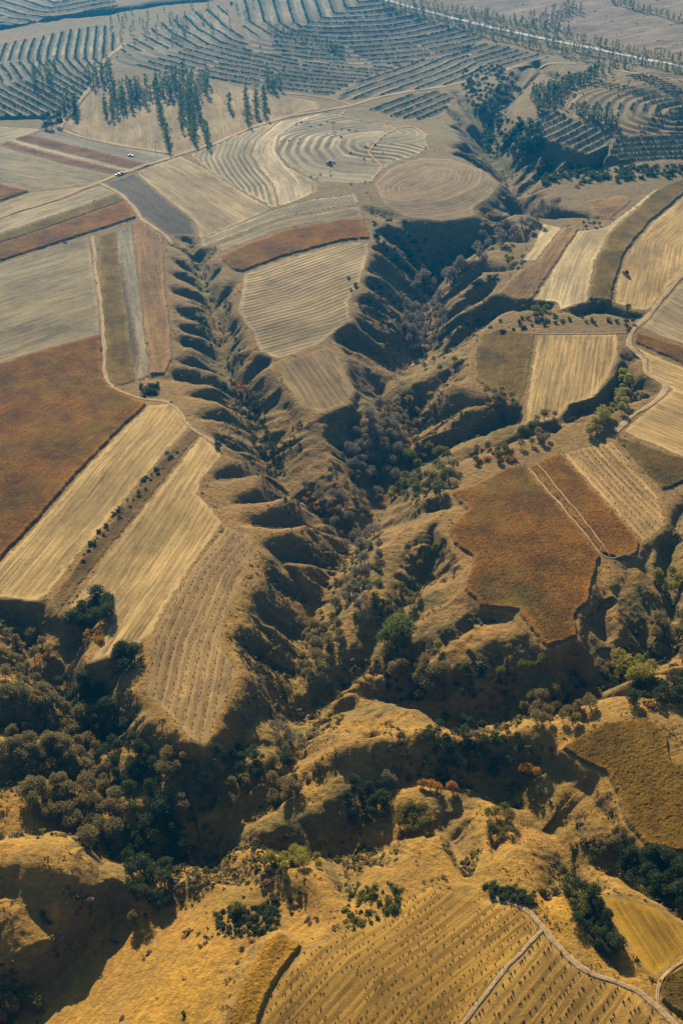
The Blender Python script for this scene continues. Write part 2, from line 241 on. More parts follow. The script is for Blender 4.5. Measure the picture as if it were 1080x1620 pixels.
for k, fw, s in CH+AUTO:
    k *= 1.28; auto = not isinstance(s, str)
    if auto: w, dep = s
    else: pts_ = [(a, b, c*.86) for a, b, c in P(s)]; w, zb = onbase(pts_); dep = np.array([p[2] for p in pts_])
    reach = dep.max()/k + 22
    x0, x1 = w[:, 0].min()-reach, w[:, 0].max()+reach; y0, y1 = w[:, 1].min()-reach, w[:, 1].max()+reach
    r = np.where((Yv > y0) & (Yv < y1))[0]
    if not len(r): continue
    r0, r1 = r[0], r[-1]+1
    cm = np.where(((GX[r0:r1] > x0) & (GX[r0:r1] < x1)).any(0))[0]
    if not len(cm): continue
    c0, c1 = cm[0], cm[-1]+1
    sl_ = (slice(r0, r1), slice(c0, c1))
    d, dz, ss, sd = seg_dist(wx[sl_], wy[sl_], w, -dep)
    ss2 = ss+9*vnoise(ss/31., sd*2., 77)+2.2*vnoise(wx[sl_]/7., wy[sl_]/7., 78); rill = 1-np.abs(vnoise(ss2/9., d/26.+sd*13, 51)*1.5)        # ridged spurs across the wall
    rill2 = 1-1.6*np.abs(vnoise(ss2/3.1, d/12.+sd*7, 57))
    kk = k*(1 + .28*vnoise(ss/16., sd*5., 60))
    dd = np.maximum(d-fw, 0)
    h = kk*dd*(1-.10*np.clip(dd/30, 0, 1)) + np.minimum(dd*.28, 2.6)*(rill-.55) + np.minimum(dd*.11, .8)*(rill2-.5)
    zr = dz + h + .05*d*0
    acc[sl_] += np.exp(-K*np.clip(zr, -60, 60))
    chan_near[sl_] = np.minimum(chan_near[sl_], np.where(dep.max() > 9 and not auto, d, 1e3))
cut = np.maximum(np.log(acc)/K - 0.0, 0)
cut = np.where(cut < .05, 0, cut)
# fields hold the ground level: protect them
ex = GX + .8*fbm(GX/4., GY/4., 2, 71); ey = GY + .8*fbm(GX/4., GY/4., 2, 75)
FID = np.full(B.shape, -1, np.int32); PM = np.zeros_like(B); UU = np.zeros_like(B); VV = np.zeros_like(B); EE = np.zeros_like(B)
FW = []
LIFT = np.zeros_like(B)
def inside(x, y, p):
    c = np.zeros(x.shape, bool); n = len(p)
    for i in range(n):
        ax, ay = p[i]; bx, by = p[(i+1) % n]
        if ay == by: continue
        c ^= ((ay > y) != (by > y)) & (x < (bx-ax)*(y-ay)/(by-ay)+ax)
    return c
for fi, (nm, mt, poly, guide, spc, lift) in enumerate(FIELDS):
    pw, _ = onbase(poly); gw, _ = onbase(guide); FW.append((pw, gw))
    pad = 26
    r = np.where((Yv > pw[:, 1].min()-pad) & (Yv < pw[:, 1].max()+pad))[0]
    r0, r1 = r[0], r[-1]+1
    cm = np.where(((GX[r0:r1] > pw[:, 0].min()-pad) & (GX[r0:r1] < pw[:, 0].max()+pad)).any(0))[0]
    c0, c1 = cm[0], cm[-1]+1; q = (slice(r0, r1), slice(c0, c1))
    ins = inside(ex[q], ey[q], pw)
    dist = seg_dist(ex[q], ey[q], list(pw)+[pw[0]])[0]
    rmp = 24 if mt == 'ring2' else 15 if mt in ('ring2', 'stookbase2') else 7.5+3*vnoise(GX[q]/12, GY[q]/12, 66)
    m = np.where(ins, 1.0, np.clip(1-dist/rmp, 0, 1)); m = m*m*(3-2*m)
    PM[q] = np.maximum(PM[q], m)
    g = [tuple(v) for v in gw]
    e0 = np.array(g[0])-np.array(g[1]); e0 /= np.linalg.norm(e0); e1 = np.array(g[-1])-np.array(g[-2]); e1 /= np.linalg.norm(e1)
    if not mt.startswith('ring'): g = [tuple(np.array(g[0])+e0*400)]+g+[tuple(np.array(g[-1])+e1*400)]
    du, _, ss, sd = seg_dist(GX[q], GY[q], g)
    if mt.startswith('ring'): sd = 1
    put = ins & (FID[q] < 0)
    FID[q] = np.where(put, fi, FID[q]); UU[q] = np.where(put, du*sd, UU[q]); VV[q] = np.where(put, ss, VV[q]); EE[q] = np.where(put, dist, EE[q])
    if lift:
        edge = np.clip(dist/.7, 0, 1)
        LIFT[q] = np.where(put, lift*.72*edge+.16*vnoise(GX[q]*1.1, GY[q]*1.1, 80+fi)+.10*rng.standard_normal(dist.shape), LIFT[q])
cut = cut*(1-PM)
RD = np.full(cut.shape, 1e3)
for k, fw, sx in RIDGES:
    w, zb = onbase(P(sx)); dep = np.array([p[2] for p in P(sx)]); rr_ = 34
    r = np.where((Yv > w[:, 1].min()-rr_) & (Yv < w[:, 1].max()+rr_))[0]; r0, r1 = r[0], r[-1]+1
    q = (slice(r0, r1), slice(0, NC)); d, dz, ss, sd = seg_dist(wx[q], wy[q], w, dep)
    lim = dz + (1+.3*vnoise(ss/11., sd*3, 61))*k*(np.sqrt(np.maximum(d-fw, 0)**2+6)-2.45) + np.minimum(d*.3, 2.2)*(.5-np.abs(vnoise(ss/6.5, d/16.+sd*9, 63)))
    RD[q] = np.minimum(RD[q], d); c_ = cut[q]; cut[q] = np.where(d < rr_, -np.logaddexp(-.9*c_, -.9*lim)/.9, c_)
stream, _ = onbase(P("195,1395,22 182,1430,22 110,1520,21 30,1595,21 -80,1650,21 -160,1700,21")); gp, _ = onbase(P('188,1440 215,1475 300,1432 340,1425 470,1462 500,1500 400,1700 -60,1720 40,1600 115,1530'), 14)
q = (slice(0, np.searchsorted(Yv, 420)), slice(0, NC)); dS = seg_dist(GX[q], GY[q], stream)[0]; ins = inside(GX[q], GY[q], gp); dB = seg_dist(GX[q], GY[q], list(gp)+[gp[0]])[0]
mS = np.where(ins, 1.0, np.clip(1-dB/9, 0, 1)); mS = mS*mS*(3-2*mS); fold = 1.6*np.sin(dS/8.5+1.5*vnoise(GX[q]/40, GY[q]/40, 7))*np.clip(dS/25, 0, 1)
cs = 21*np.clip(1-dS/88, 0, 1)**1.25+fold; cs = cs*(1-PM[q]); cut[q] = cut[q]*(1-mS)+cs*mS; SMOOTH = np.zeros(B.shape, bool); SMOOTH[q] = mS > .5
PM0 = PM
steep = np.clip(cut/3, 0, 1)
Z = B - cut + steep*(.42*fine + (.20*fbm(GX/1.8, GY/1.8, 2, 48)) + .5*np.clip((cut-4)/16, 0, 1)*(.5-np.abs(fbm(wx/7., wy/7., 3, 49))*2.2))*np.where(SMOOTH, .25, 1) + (1-PM)*.35*fbm(GX/9., GY/9., 3, 91)
bund = np.zeros_like(B)
for fi, f in enumerate(FIELDS):
    if f[1] in ('bund', 'ringbund', 'ring', 'stripe', 'stripe2'):
        m = FID == fi; bund[m] = (.9 if 'bund' in f[1] else .35)*np.cos(UU[m]/f[4]*2*math.pi)
Z += bund
ZG = Z.copy(); Z += LIFT
rowpos = np.arange(NR)
def H(x, y, zg=None):
    zg = ZG if zg is None else zg
    x = np.asarray(x, float); y = np.asarray(y, float)
    ri = np.clip(np.interp(y, Yv, rowpos), 0, NR-1.001); ci = np.clip((x/hw(y)+1)/2*(NC-1), 0, NC-1.001)
    r = ri.astype(int); c = ci.astype(int); fr = ri-r; fc = ci-c
    return (zg[r, c]*(1-fc)+zg[r, c+1]*fc)*(1-fr)+(zg[r+1, c]*(1-fc)+zg[r+1, c+1]*fc)*fr
def lookup(A, x, y):
    ri = np.clip(np.rint(np.interp(y, Yv, rowpos)), 0, NR-1).astype(int); ci = np.clip(np.rint((x/hw(y)+1)/2*(NC-1)), 0, NC-1).astype(int)
    return A[ri, ci]
def hit(px, py):                                      # first land point seen along photo pixels (vectorised march)
    px = np.atleast_1d(np.asarray(px, float)); py = np.atleast_1d(np.asarray(py, float))
    dx, dy, dz = ray(px, py); t0 = (30-H0)/dz; t1 = (-45-H0)/dz
    n = 160; res = t1.copy(); done = np.zeros(px.shape, bool)
    for i in range(n+1):
        t = t0+(t1-t0)*i/n; below = (H0+dz*t) <= H(dx*t, dy*t)
        new = below & ~done; res = np.where(new, t, res); done |= below
    lo = res-(t1-t0)/n; hi = res
    for _ in range(10):
        mid = (lo+hi)/2; b = (H0+dz*mid) <= H(dx*mid, dy*mid); hi = np.where(b, mid, hi); lo = np.where(b, lo, mid)
    x, y = dx*hi, dy*hi
    return x, y, H(x, y)

# ------------------------------------------------------------------ materials
def newmat(name):
    m = bpy.data.materials.new(name); m.use_nodes = True; nt = m.node_tree; nt.nodes.clear(); return m, nt
class N:
    def __init__(s, nt): s.nt = nt
    def __call__(s, t, props=None, **ins):
        n = s.nt.nodes.new(t)
        for k, v in (props or {}).items(): setattr(n, k, v)
        for k, v in ins.items():
            key = int(k[1:]) if k[0] == 'i' and k[1:].isdigit() else k.replace('_', ' ')
            if isinstance(v, bpy.types.NodeSocket): s.nt.links.new(v, n.inputs[key])
            else: n.inputs[key].default_value = v
        return n
    def math(s, op, a, b=0.0, c=None):
        n = s('ShaderNodeMath', {'operation': op}, i0=a, i1=b)
        if c is not None:
            if isinstance(c, bpy.types.NodeSocket): s.nt.links.new(c, n.inputs[2])
            else: n.inputs[2].default_value = c
        return n.outputs[0]
    def noise(s, vec, scale, det=3, rough=.6): return s('ShaderNodeTexNoise', {}, Vector=vec, Scale=scale, Detail=det, Roughness=rough).outputs[0]
    def mix(s, f, a, b):
        n = s.nt.nodes.new('ShaderNodeMix'); n.data_type = 'RGBA'
        for sock, v in ((n.inputs[0], f), (n.inputs[6], a), (n.inputs[7], b)):
            if isinstance(v, bpy.types.NodeSocket): s.nt.links.new(v, sock)
            else: sock.default_value = v if isinstance(v, float) else (*v, 1)
        return n.outputs[2]
    def ramp(s, f, lo, hi):
        n = s('ShaderNodeMapRange', {}, i0=f, i1=lo, i2=hi); return n.outputs[0]
    def out(s, col, bump=None, rough=.95, dist=.3, transl=0):
        p = s('ShaderNodeBsdfPrincipled', {}, Base_Color=col, Roughness=rough); p.inputs['Specular IOR Level'].default_value = .12
        if bump is not None:
            b = s('ShaderNodeBump', {}, Height=bump, Distance=dist, Strength=1.0); s.nt.links.new(b.outputs[0], p.inputs['Normal'])
        o = s('ShaderNodeOutputMaterial'); sh = p.outputs[0]
        if transl:
            tr = s('ShaderNodeBsdfTranslucent', {}, Color=col); mx = s('ShaderNodeMixShader', {}, i0=transl, i1=sh, i2=tr.outputs[0]); sh = mx.outputs[0]
        s.nt.links.new(sh, o.inputs[0])
# colours: (light, dark, third, row contrast, streak, grain)
MC = {
 'pale': ((.40, .34, .22), (.26, .22, .145), (.33, .27, .15), .35, .7), 'grey': ((.25, .225, .165), (.16, .145, .105), (.22, .19, .12), .3, .7),
 'greygreen': ((.28, .235, .155), (.17, .145, .095), (.30, .24, .12), .3, .8), 'straw': ((.47, .345, .165), (.28, .195, .09), (.37, .255, .12), .45, .7),
 'straw2': ((.38, .30, .17), (.23, .18, .105), (.31, .245, .15), .4, .8), 'cream': ((.50, .40, .23), (.34, .26, .145), (.42, .34, .20), .35, .7),
 'sand': ((.30, .235, .135), (.24, .185, .105), (.34, .25, .125), .15, .4), 'purple': ((.23, .185, .145), (.15, .125, .10), (.27, .21, .14), .3, .6),
 'rust': ((.27, .125, .035), (.10, .055, .022), (.19, .13, .04), .2, .7), 'olive': ((.19, .145, .055), (.10, .085, .04), (.24, .155, .06), .15, .5),
 'dkolive': ((.15, .115, .04), (.07, .06, .025), (.20, .12, .04), .12, .5), 'brown': ((.24, .155, .075), (.15, .10, .05), (.28, .175, .08), .25, .6),
 'redbrown': ((.22, .12, .065), (.12, .075, .045), (.18, .11, .06), .2, .5), 'plow': ((.105, .09, .07), (.065, .057, .046), (.13, .105, .075), .2, .5),
 'stripe': ((.36, .31, .20), (.13, .115, .08), (.28, .24, .15), 1.0, .4), 'stripe2': ((.42, .37, .25), (.20, .17, .11), (.33, .28, .18), .9, .4),
 'ring': ((.33, .285, .19), (.13, .115, .08), (.42, .36, .23), 1.0, .4), 'ring2': ((.28, .215, .135), (.18, .135, .088), (.33, .25, .14), .45, .6),
 'rows': ((.36, .285, .165), (.175, .135, .08), (.29, .225, .13), .8, .6), 'brownrows': ((.25, .18, .095), (.14, .10, .055), (.21, .15, .08), .7, .5),
 'swirl': ((.46, .385, .26), (.31, .255, .165), (.39, .32, .21), .2, .5), 'ringbund': ((.27, .215, .125), (.19, .15, .09), (.33, .24, .11), .2, .5), 'bund': ((.235, .205, .14), (.16, .14, .095), (.28, .225, .13), .2, .5), 'rustolive': ((.27, .13, .042), (.11, .07, .028), (.145, .12, .042), .1, .4),
 'stookbase': ((.42, .285, .13), (.23, .15, .07), (.36, .24, .11), .7, .4), 'stookbase2': ((.30, .205, .10), (.165, .112, .056), (.38, .255, .12), .75, .4),
 'stookgold': ((.43, .27, .095), (.19, .12, .05), (.31, .20, .08), .7, .4), 'stookgold2': ((.39, .25, .095), (.20, .13, .055), (.29, .19, .08), .5, .4),
 'gold': ((.46, .27, .085), (.20, .12, .04), (.36, .22, .07), .2, .4), 'gold2': ((.38, .235, .07), (.22, .14, .045), (.28, .19, .06), .3, .5),
 'rustgold': ((.28, .165, .045), (.13, .085, .027), (.22, .15, .045), .12, .4), 'weeds': ((.18, .12, .06), (.10, .075, .035), (.22, .15, .07), .2, .6),
}
_mc = {}
def corn_key(k): return k in ('rust', 'olive', 'dkolive', 'rustolive', 'weeds', 'redbrown')
def sat(c, k=1.42):
    l = .3*c[0]+.5*c[1]+.2*c[2]; return tuple(max(.004, (l+(v-l)*k)*.86) for v in c)
def field_mat(key, spc):
    if (key, spc) in _mc: return _mc[(key, spc)]
    A, D, T, con, strk = MC[key]; kk = 1.28 if 'gold' in key else 1.36 if corn_key(key) else 1.2; A, D, T = sat(A, kk), tuple(v*.70 for v in sat(D, kk)), sat(T, kk); m, nt = newmat(key+'_rows'); n = N(nt)
    rw = n('ShaderNodeAttribute', {'attribute_name': 'rows'}).outputs['Vector']
    xyz = n('ShaderNodeSeparateXYZ', {}, i0=rw); u, v, ed = xyz.outputs
    geo = n('ShaderNodeNewGeometry').outputs['Position']
    wob = n.math('MULTIPLY', n.math('SUBTRACT', n.noise(geo, .05, 2), .5), 1.2)
    uu = n.math('ADD', u, wob) if 'bund' not in key else u
    ph = n.math('MULTIPLY', uu, 2*math.pi/spc); sn = n.math('MULTIPLY_ADD', n.math('SINE', ph), .5, .5)
    cmb = n('ShaderNodeCombineXYZ', {}, i0=n.math('MULTIPLY', uu, 1.0), i1=n.math('MULTIPLY', v, .022), i2=0.0).outputs[0]
    st = n.noise(cmb, .95, 3, .7); st = n.ramp(st, .30, .70)
    cmb2 = n('ShaderNodeCombineXYZ', {}, i0=uu, i1=n.math('MULTIPLY', v, .02), i2=5.0).outputs[0]
    st2 = n.ramp(n.noise(cmb2, .10, 2, .5), .35, .65)
    gr = n.ramp(n.noise(geo, 1.3 if corn_key(key) or 'gold' in key else .9, 4, .85), .3, .7)
    bl = n.ramp(n.noise(geo, .030, 5, .7), .42, .60)
    if corn_key(key) or key in ('gold', 'rustgold'): con, strk = .1, .28
    con = con if key in ('bund', 'ringbund', 'ring', 'ring2', 'stripe', 'stripe2', 'rows') else con*.45
    f = n.math('MULTIPLY_ADD', sn, con*.9, n.math('MULTIPLY', st, strk*1.3))
    corn = key in ('rust', 'olive', 'dkolive', 'rustolive', 'gold', 'rustgold', 'weeds', 'redbrown')
    f = n.math('ADD', f, n.math('MULTIPLY', gr, 1.1 if corn else .45))
    f = n.math('DIVIDE', f, con*.9+strk*1.3+(1.1 if corn else .45))
    f = n.ramp(f, .40, .64)
    if key in ('bund', 'ringbund', 'ring', 'stripe', 'stripe2', 'rows'):
        lines = n.ramp(sn, .35, .75) if 'bund' not in key else n.ramp(sn, .55, .95)
        c = n.mix(f, D, A); c = n.mix(n.math('MULTIPLY', bl, .55), c, T)
        dk = (.04, .055, .032) if 'bund' in key else D
        c = n.mix(n.math('MULTIPLY', n.math('SUBTRACT', 1.0, lines) if 'bund' not in key else lines, .9 if 'bund' in key else .6), c, dk)
    else:
        c = n.mix(f, D, A); bl = n.ramp(n.noise(geo, .016, 5, .65), .46, .56) if key == 'rustolive' else bl; c = n.mix(n.math('MULTIPLY', bl, .85 if corn else .6), c, n.mix(n.math('MULTIPLY', f, .7), tuple(a*.6 for a in T), T))
    c = n.mix(n.math('MULTIPLY', st2, .30), c, tuple(a*.62 for a in T))
    wt = n.ramp(n.noise(geo, .011, 3, .5), .36, .66); c = n.mix(n.math('MULTIPLY', wt, .5), c, tuple(a*.62 for a in A))
    # wheel tracks and scuffed headlands
    tkw = .0 if corn else .35
    tk = n.math('ABSOLUTE', n.math('SUBTRACT', n.math('FRACT', n.math('DIVIDE', n.math('ADD', uu, n.math('MULTIPLY', n.noise(geo, .02, 1), 6.0)), 13.7)), .5))
    c = n.mix(n.math('MULTIPLY', n.ramp(tk, .035, .0), tkw), c, tuple(min(1, a*1.35) for a in A))
    e2 = n.math('ADD', ed, n.math('MULTIPLY', n.math('SUBTRACT', n.noise(geo, .22, 4, .7), .5), 7.0))
    hl = n.ramp(e2, 3.4, 1.2); c = n.mix(n.math('MULTIPLY', hl, .55), c, tuple(min(1, a*1.1) for a in A))
    mg = n.ramp(e2, 1.3, -.1); c = n.mix(n.math('MULTIPLY', mg, .85), c, n.mix(gr, (.10, .075, .035), (.26, .18, .08)))
    cm3 = n('ShaderNodeCombineXYZ', {}, i0=uu, i1=n.math('MULTIPLY', v, 1.0 if corn_key(key) else .25), i2=1.0).outputs[0]
    mo = n.math('ADD', n.math('MULTIPLY', n.ramp(n.noise(cm3, .045, 6, .72), .36, .66), .85), n.math('MULTIPLY', n.ramp(n.noise(geo, .12, 5, .75), .35, .65), .25)); mo = n.math('ADD', mo, .48)
    vm = n('ShaderNodeVectorMath', {'operation': 'SCALE'}, i0=c); nt.links.new(mo, vm.inputs['Scale']); c = vm.outputs[0]
    bsum = n.math('ADD', n.math('MULTIPLY', sn, con*.5), n.math('MULTIPLY', gr, .9 if corn else .35))
    bsum = n.math('ADD', bsum, n.math('MULTIPLY', st, .25))
    n.out(c, bsum, dist=.45 if corn else .22)
    _mc[(key, spc)] = m; return m
def grass_mat():
    m, nt = newmat('dry_grass'); n = N(nt)
    at = n('ShaderNodeAttribute', {'attribute_name': 'land'}).outputs['Vector']
    s = n('ShaderNodeSeparateXYZ', {}, i0=at); deep, gold, floor = s.outputs
    g = n('ShaderNodeNewGeometry'); geo = g.outputs['Position']
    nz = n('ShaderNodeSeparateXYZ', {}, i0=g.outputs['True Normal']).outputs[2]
    a = n.ramp(n.noise(geo, .05, 5, .65), .32, .68); b = n.ramp(n.noise(geo, .45, 5, .75), .28, .72); c3 = n.ramp(n.noise(geo, .013, 3), .4, .6)
    # terracettes: thin level lines trodden along the slopes
    z = n('ShaderNodeSeparateXYZ', {}, i0=geo).outputs[2]
    tv = n('ShaderNodeCombineXYZ', {}, i0=n.math('MULTIPLY', n('ShaderNodeSeparateXYZ', {}, i0=geo).outputs[0], .10), i1=n.math('MULTIPLY', n('ShaderNodeSeparateXYZ', {}, i0=geo).outputs[1], .10), i2=n.math('MULTIPLY', z, 1.5)).outputs[0]
    tr = n.ramp(n.noise(tv, 1.2, 3, .6), .35, .65)
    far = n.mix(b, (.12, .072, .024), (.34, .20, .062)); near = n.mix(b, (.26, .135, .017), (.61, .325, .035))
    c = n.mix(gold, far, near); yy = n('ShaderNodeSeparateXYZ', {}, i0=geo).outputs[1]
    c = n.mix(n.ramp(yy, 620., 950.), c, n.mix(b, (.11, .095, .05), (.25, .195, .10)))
    c = n.mix(n.math('MULTIPLY', a, .50), c, n.mix(b, (.085, .075, .026), (.19, .15, .05)))
    c = n.mix(n.math('MULTIPLY', c3, .25), c, (.24, .12, .045))
    c = n.mix(n.math('MULTIPLY', tr, .30), c, (.10, .08, .04))
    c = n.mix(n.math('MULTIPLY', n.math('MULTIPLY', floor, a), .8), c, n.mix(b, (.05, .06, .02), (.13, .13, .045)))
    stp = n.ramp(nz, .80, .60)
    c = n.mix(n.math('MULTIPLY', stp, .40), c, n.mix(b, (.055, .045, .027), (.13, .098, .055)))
    bs = n.math('ADD', n.math('MULTIPLY', b, 1.0), n.math('MULTIPLY', tr, .5))
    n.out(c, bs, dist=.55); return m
def simple_mat(name, c1, c2, scale=.6, bump=.1, transl=0, rough=.95):
    m, nt = newmat(name); n = N(nt); geo = n('ShaderNodeNewGeometry').outputs['Position']
    f = n.ramp(n.noise(geo, scale, 4, .7), .3, .7); n.out(n.mix(f, c1, c2), f if bump else None, dist=bump, transl=transl, rough=rough); return m
def leaf_mat(name, dark, light, tint, transl=.35):
    m, nt = newmat(name); n = N(nt); geo = n('ShaderNodeNewGeometry')
    rnd = n('ShaderNodeObjectInfo').outputs['Random']
    f = n.ramp(n.noise(geo.outputs['Position'], .8, 2), .3, .7); pr = geo.outputs['Random Per Island']
    c = n.mix(n.math('MULTIPLY_ADD', f, .5, n.math('MULTIPLY', pr, .5)), dark, light)
    c = n.mix(n.math('MULTIPLY', rnd, .75), c, tint)
    n.out(c, None, transl=transl, rough=.8); return m

# ------------------------------------------------------------------ meshes
def tag(o, label=None, cat=None, group=None, kind=None):
    for k, v in (('label', label), ('category', cat), ('group', group), ('kind', kind)):
        if v: o[k] = v
    return o
def mk(name, verts, faces, mat, parent=None, smooth=False):
    me = bpy.data.meshes.new(name); verts = np.asarray(verts, np.float32); faces = np.asarray(faces)
    if faces.ndim == 2:
        nf, k = faces.shape
        me.vertices.add(len(verts)); me.vertices.foreach_set('co', verts.ravel())
        me.loops.add(nf*k); me.loops.foreach_set('vertex_index', faces.astype(np.int32).ravel())
        me.polygons.add(nf); me.polygons.foreach_set('loop_start', np.arange(0, nf*k, k, dtype=np.int32))
        me.update(calc_edges=True)
    else: me.from_pydata(verts.tolist(), [], [list(f) for f in faces])
    if smooth: me.polygons.foreach_set('use_smooth', np.ones(len(me.polygons), bool))
    me.materials.append(mat)
    o = bpy.data.objects.new(name, me); COL.objects.link(o)
    if parent: o.parent = parent
    return o
# land, cut into the open ground and one sheet per field (shared borders, no overlap)
iy = unproj(540, 1620)[1]
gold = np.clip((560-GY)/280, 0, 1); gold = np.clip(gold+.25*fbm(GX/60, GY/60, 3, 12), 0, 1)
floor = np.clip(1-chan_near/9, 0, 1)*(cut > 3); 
pos = np.stack([GX, GY, Z], -1).reshape(-1, 3)
rows = np.stack([UU, VV, EE], -1).reshape(-1, 3).astype(np.float32)
land = np.stack([np.clip(cut/30, 0, 1), gold, floor], -1).reshape(-1, 3).astype(np.float32)
idx = np.arange(NR*NC).reshape(NR, NC)
quads = np.stack([idx[:-1, :-1], idx[:-1, 1:], idx[1:, 1:], idx[1:, :-1]], -1).reshape(-1, 4)
fq = FID[:-1, :-1].copy()
b4 = np.stack([FID[:-1, :-1], FID[:-1, 1:], FID[1:, 1:], FID[1:, :-1]], -1)
fq = np.where((b4 == b4[..., :1]).all(-1), fq, np.where((b4 >= 0).sum(-1) >= 3, b4.max(-1), -1)).reshape(-1)
def piece(name, sel, mat):
    q = quads[sel]; used, inv = np.unique(q, return_inverse=True)
    o = mk(name, pos[used], inv.reshape(-1, 4), mat, smooth=True); me = o.data
    for an, arr in (('rows', rows), ('land', land)):
        a = me.attributes.new(an, 'FLOAT_VECTOR', 'POINT'); a.data.foreach_set('vector', arr[used].ravel())
    return tag(o, kind='structure')
GM = grass_mat()
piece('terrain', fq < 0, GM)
for fi, f in enumerate(FIELDS):
    s = fq == fi
    if s.any(): piece(f[0], s, field_mat(f[1], f[4]))
print('land built')

# ------------------------------------------------------------------ roads and paths: ribbons lying on the land
M_ROAD = simple_mat('dry_earth_road', (.30, .22, .12), (.48, .37, .21), .5, .15)
def rut_mat():
    m, nt = newmat('rutted_earth'); n = N(nt); geo = n('ShaderNodeNewGeometry').outputs['Position']; ac = n('ShaderNodeAttribute', {'attribute_name': 'across'}).outputs['Fac']
    f = n.ramp(n.noise(geo, .5, 4, .7), .3, .7); c = n.mix(f, (.24, .165, .08), (.40, .285, .15)); g = n.mix(f, (.14, .10, .05), (.26, .19, .09))
    ed = n.math('ADD', n.math('ABSOLUTE', ac), n.math('MULTIPLY', n.math('SUBTRACT', n.noise(geo, .35, 4, .7), .5), .9)); c = n.mix(n.math('MULTIPLY', n.ramp(ed, .22, .05), .6), c, g); c = n.mix(n.ramp(ed, .75, 1.0), c, g)
    n.out(c, f, dist=.15); return m
M_ROAD = rut_mat()
M_HWY = simple_mat('pale_asphalt', (.34, .34, .33), (.48, .48, .46), .2, 0)
def smooth_line(p, step=3.0):
    p = np.asarray(p, float); d = np.r_[0, np.cumsum(np.linalg.norm(np.diff(p, axis=0), axis=1))]
    n = max(3, int(d[-1]/step)); t = np.linspace(0, d[-1], n)
    q = np.stack([np.interp(t, d, p[:, 0]), np.interp(t, d, p[:, 1])], 1)
    for _ in range(6):
        q[1:-1] = (q[:-2]+2*q[1:-1]+q[2:])/4
    return q
def ribbon(name, pix, w, mat, lift=.28, step=2.0, wob=.35):
    x, y, z = hit([p[0] for p in pix], [p[1] for p in pix]); q = smooth_line(np.stack([x, y], 1), step)
    q += wob*np.stack([vnoise(q[:, 0]/6, q[:, 1]/6, 3), vnoise(q[:, 0]/6, q[:, 1]/6, 4)], 1)*1.5
    t = np.gradient(q, axis=0); t /= np.linalg.norm(t, axis=1)[:, None]+1e-9; nrm = np.stack([-t[:, 1], t[:, 0]], 1)
    K2 = 7; V = []
    wl = w*1.25*(1+.35*vnoise(np.arange(len(q))/4., 0*q[:, 0], 8))
    for j in range(K2):
        a = (j/(K2-1)-.5); pp = q+nrm*(a*wl)[:, None]; zz = H(pp[:, 0], pp[:, 1], Z)
        V.append(np.stack([pp[:, 0], pp[:, 1], zz], 1))
    V = np.stack(V, 1); zm = np.maximum(V[:, :, 2], V[:, :, 2].mean(1, keepdims=True))
    V[:, :, 2] = zm+lift; V[:, 0, 2] -= lift*.8; V[:, -1, 2] -= lift*.8
    n = len(q); ii = np.arange(n*K2).reshape(n, K2)
    fc = np.stack([ii[:-1, :-1], ii[1:, :-1], ii[1:, 1:], ii[:-1, 1:]], -1).reshape(-1, 4)
    o = mk(name, V.reshape(-1, 3), fc[:, ::-1], mat, smooth=True); a = o.data.attributes.new('across', 'FLOAT', 'POINT'); a.data.foreach_set('value', np.tile(np.linspace(-1, 1, K2), n).astype(np.float32))
    return tag(o, kind='structure')
ribbon('dirt_road', P("-60,372 0,344 100,312 155,290 190,276 245,258 280,246 340,228 395,203 450,186 520,174 560,166 590,156 640,146 710,136 755,124 800,111 840,102 910,101"), 3.6, M_ROAD, .5)
ribbon('dirt_road', P("197,68 188,78 165,96 150,130 130,156 108,182 97,198 95,205 140,220 200,232 280,245"), 3.0, M_ROAD, .45)
ribbon('dirt_road', P("158,290 190,306 214,330 222,345 240,358 262,373 272,388"), 2.2, M_ROAD, .35)
ribbon('dirt_road', P("146,374 150,400 151,425 160,480 163,530 166,560 165,595 175,611 225,633 262,634 280,646 300,675 318,688 340,702"), 1.7, M_ROAD, .3)
ribbon('dirt_road', P("1180,370 1080,432 1045,475 1025,500 997,525 992,545 1020,568 1018,590 1056,610 1040,632 1000,658 972,684"), 2.6, M_ROAD, .35)
ribbon('dirt_road', P("775,1421 825,1431 860,1468 890,1508 940,1545 1000,1562 1040,1590 1090,1650"), 1.7, M_ROAD, .3)
ribbon('field_path', P("860,1468 785,1550 700,1660"), 1.0, M_ROAD, .25)
ribbon('field_path', P("1040,1590 1040,1552 1090,1510"), .9, M_ROAD, .25)
ribbon('field_path', P("836,740 892,808 950,880 975,886 1004,880"), .65, M_ROAD, .25)
ribbon('field_path', P("850,736 860,750 945,858 966,882"), .5, M_ROAD, .3)
ribbon('field_path', P("545,176 535,184 560,189 610,198 626,204 640,200 660,204 676,215"), 1.6, M_ROAD, .4)
ribbon('field_path', P("626,203 582,242 604,262 600,270 586,288"), 1.6, M_ROAD, .4)
ribbon('field_path', P("560,167 520,155 450,148"), 1.6, M_ROAD, .4)
ribbon('field_path', P("848,529 978,528 994,526"), 1.0, M_ROAD, .25)
ribbon('field_path', P("975,112 1020,117 1080,128"), 3.0, M_ROAD, .5)
ribbon('highway', P("560,-12 618,3 700,25 780,45 860,62 940,78 1020,95 1085,108 1200,135"), 4.6, M_HWY, .9, 4.0, 0)
M_STREAM = simple_mat('pale_stream_bed', (.24, .20, .14), (.36, .31, .23), .8, .1)
ribbon('stream_bed', P("650,580 672,560"), 1.2, M_STREAM, .3); ribbon('stream_bed', P("632,640 630,665 625,690"), 1.3, M_STREAM, .3)

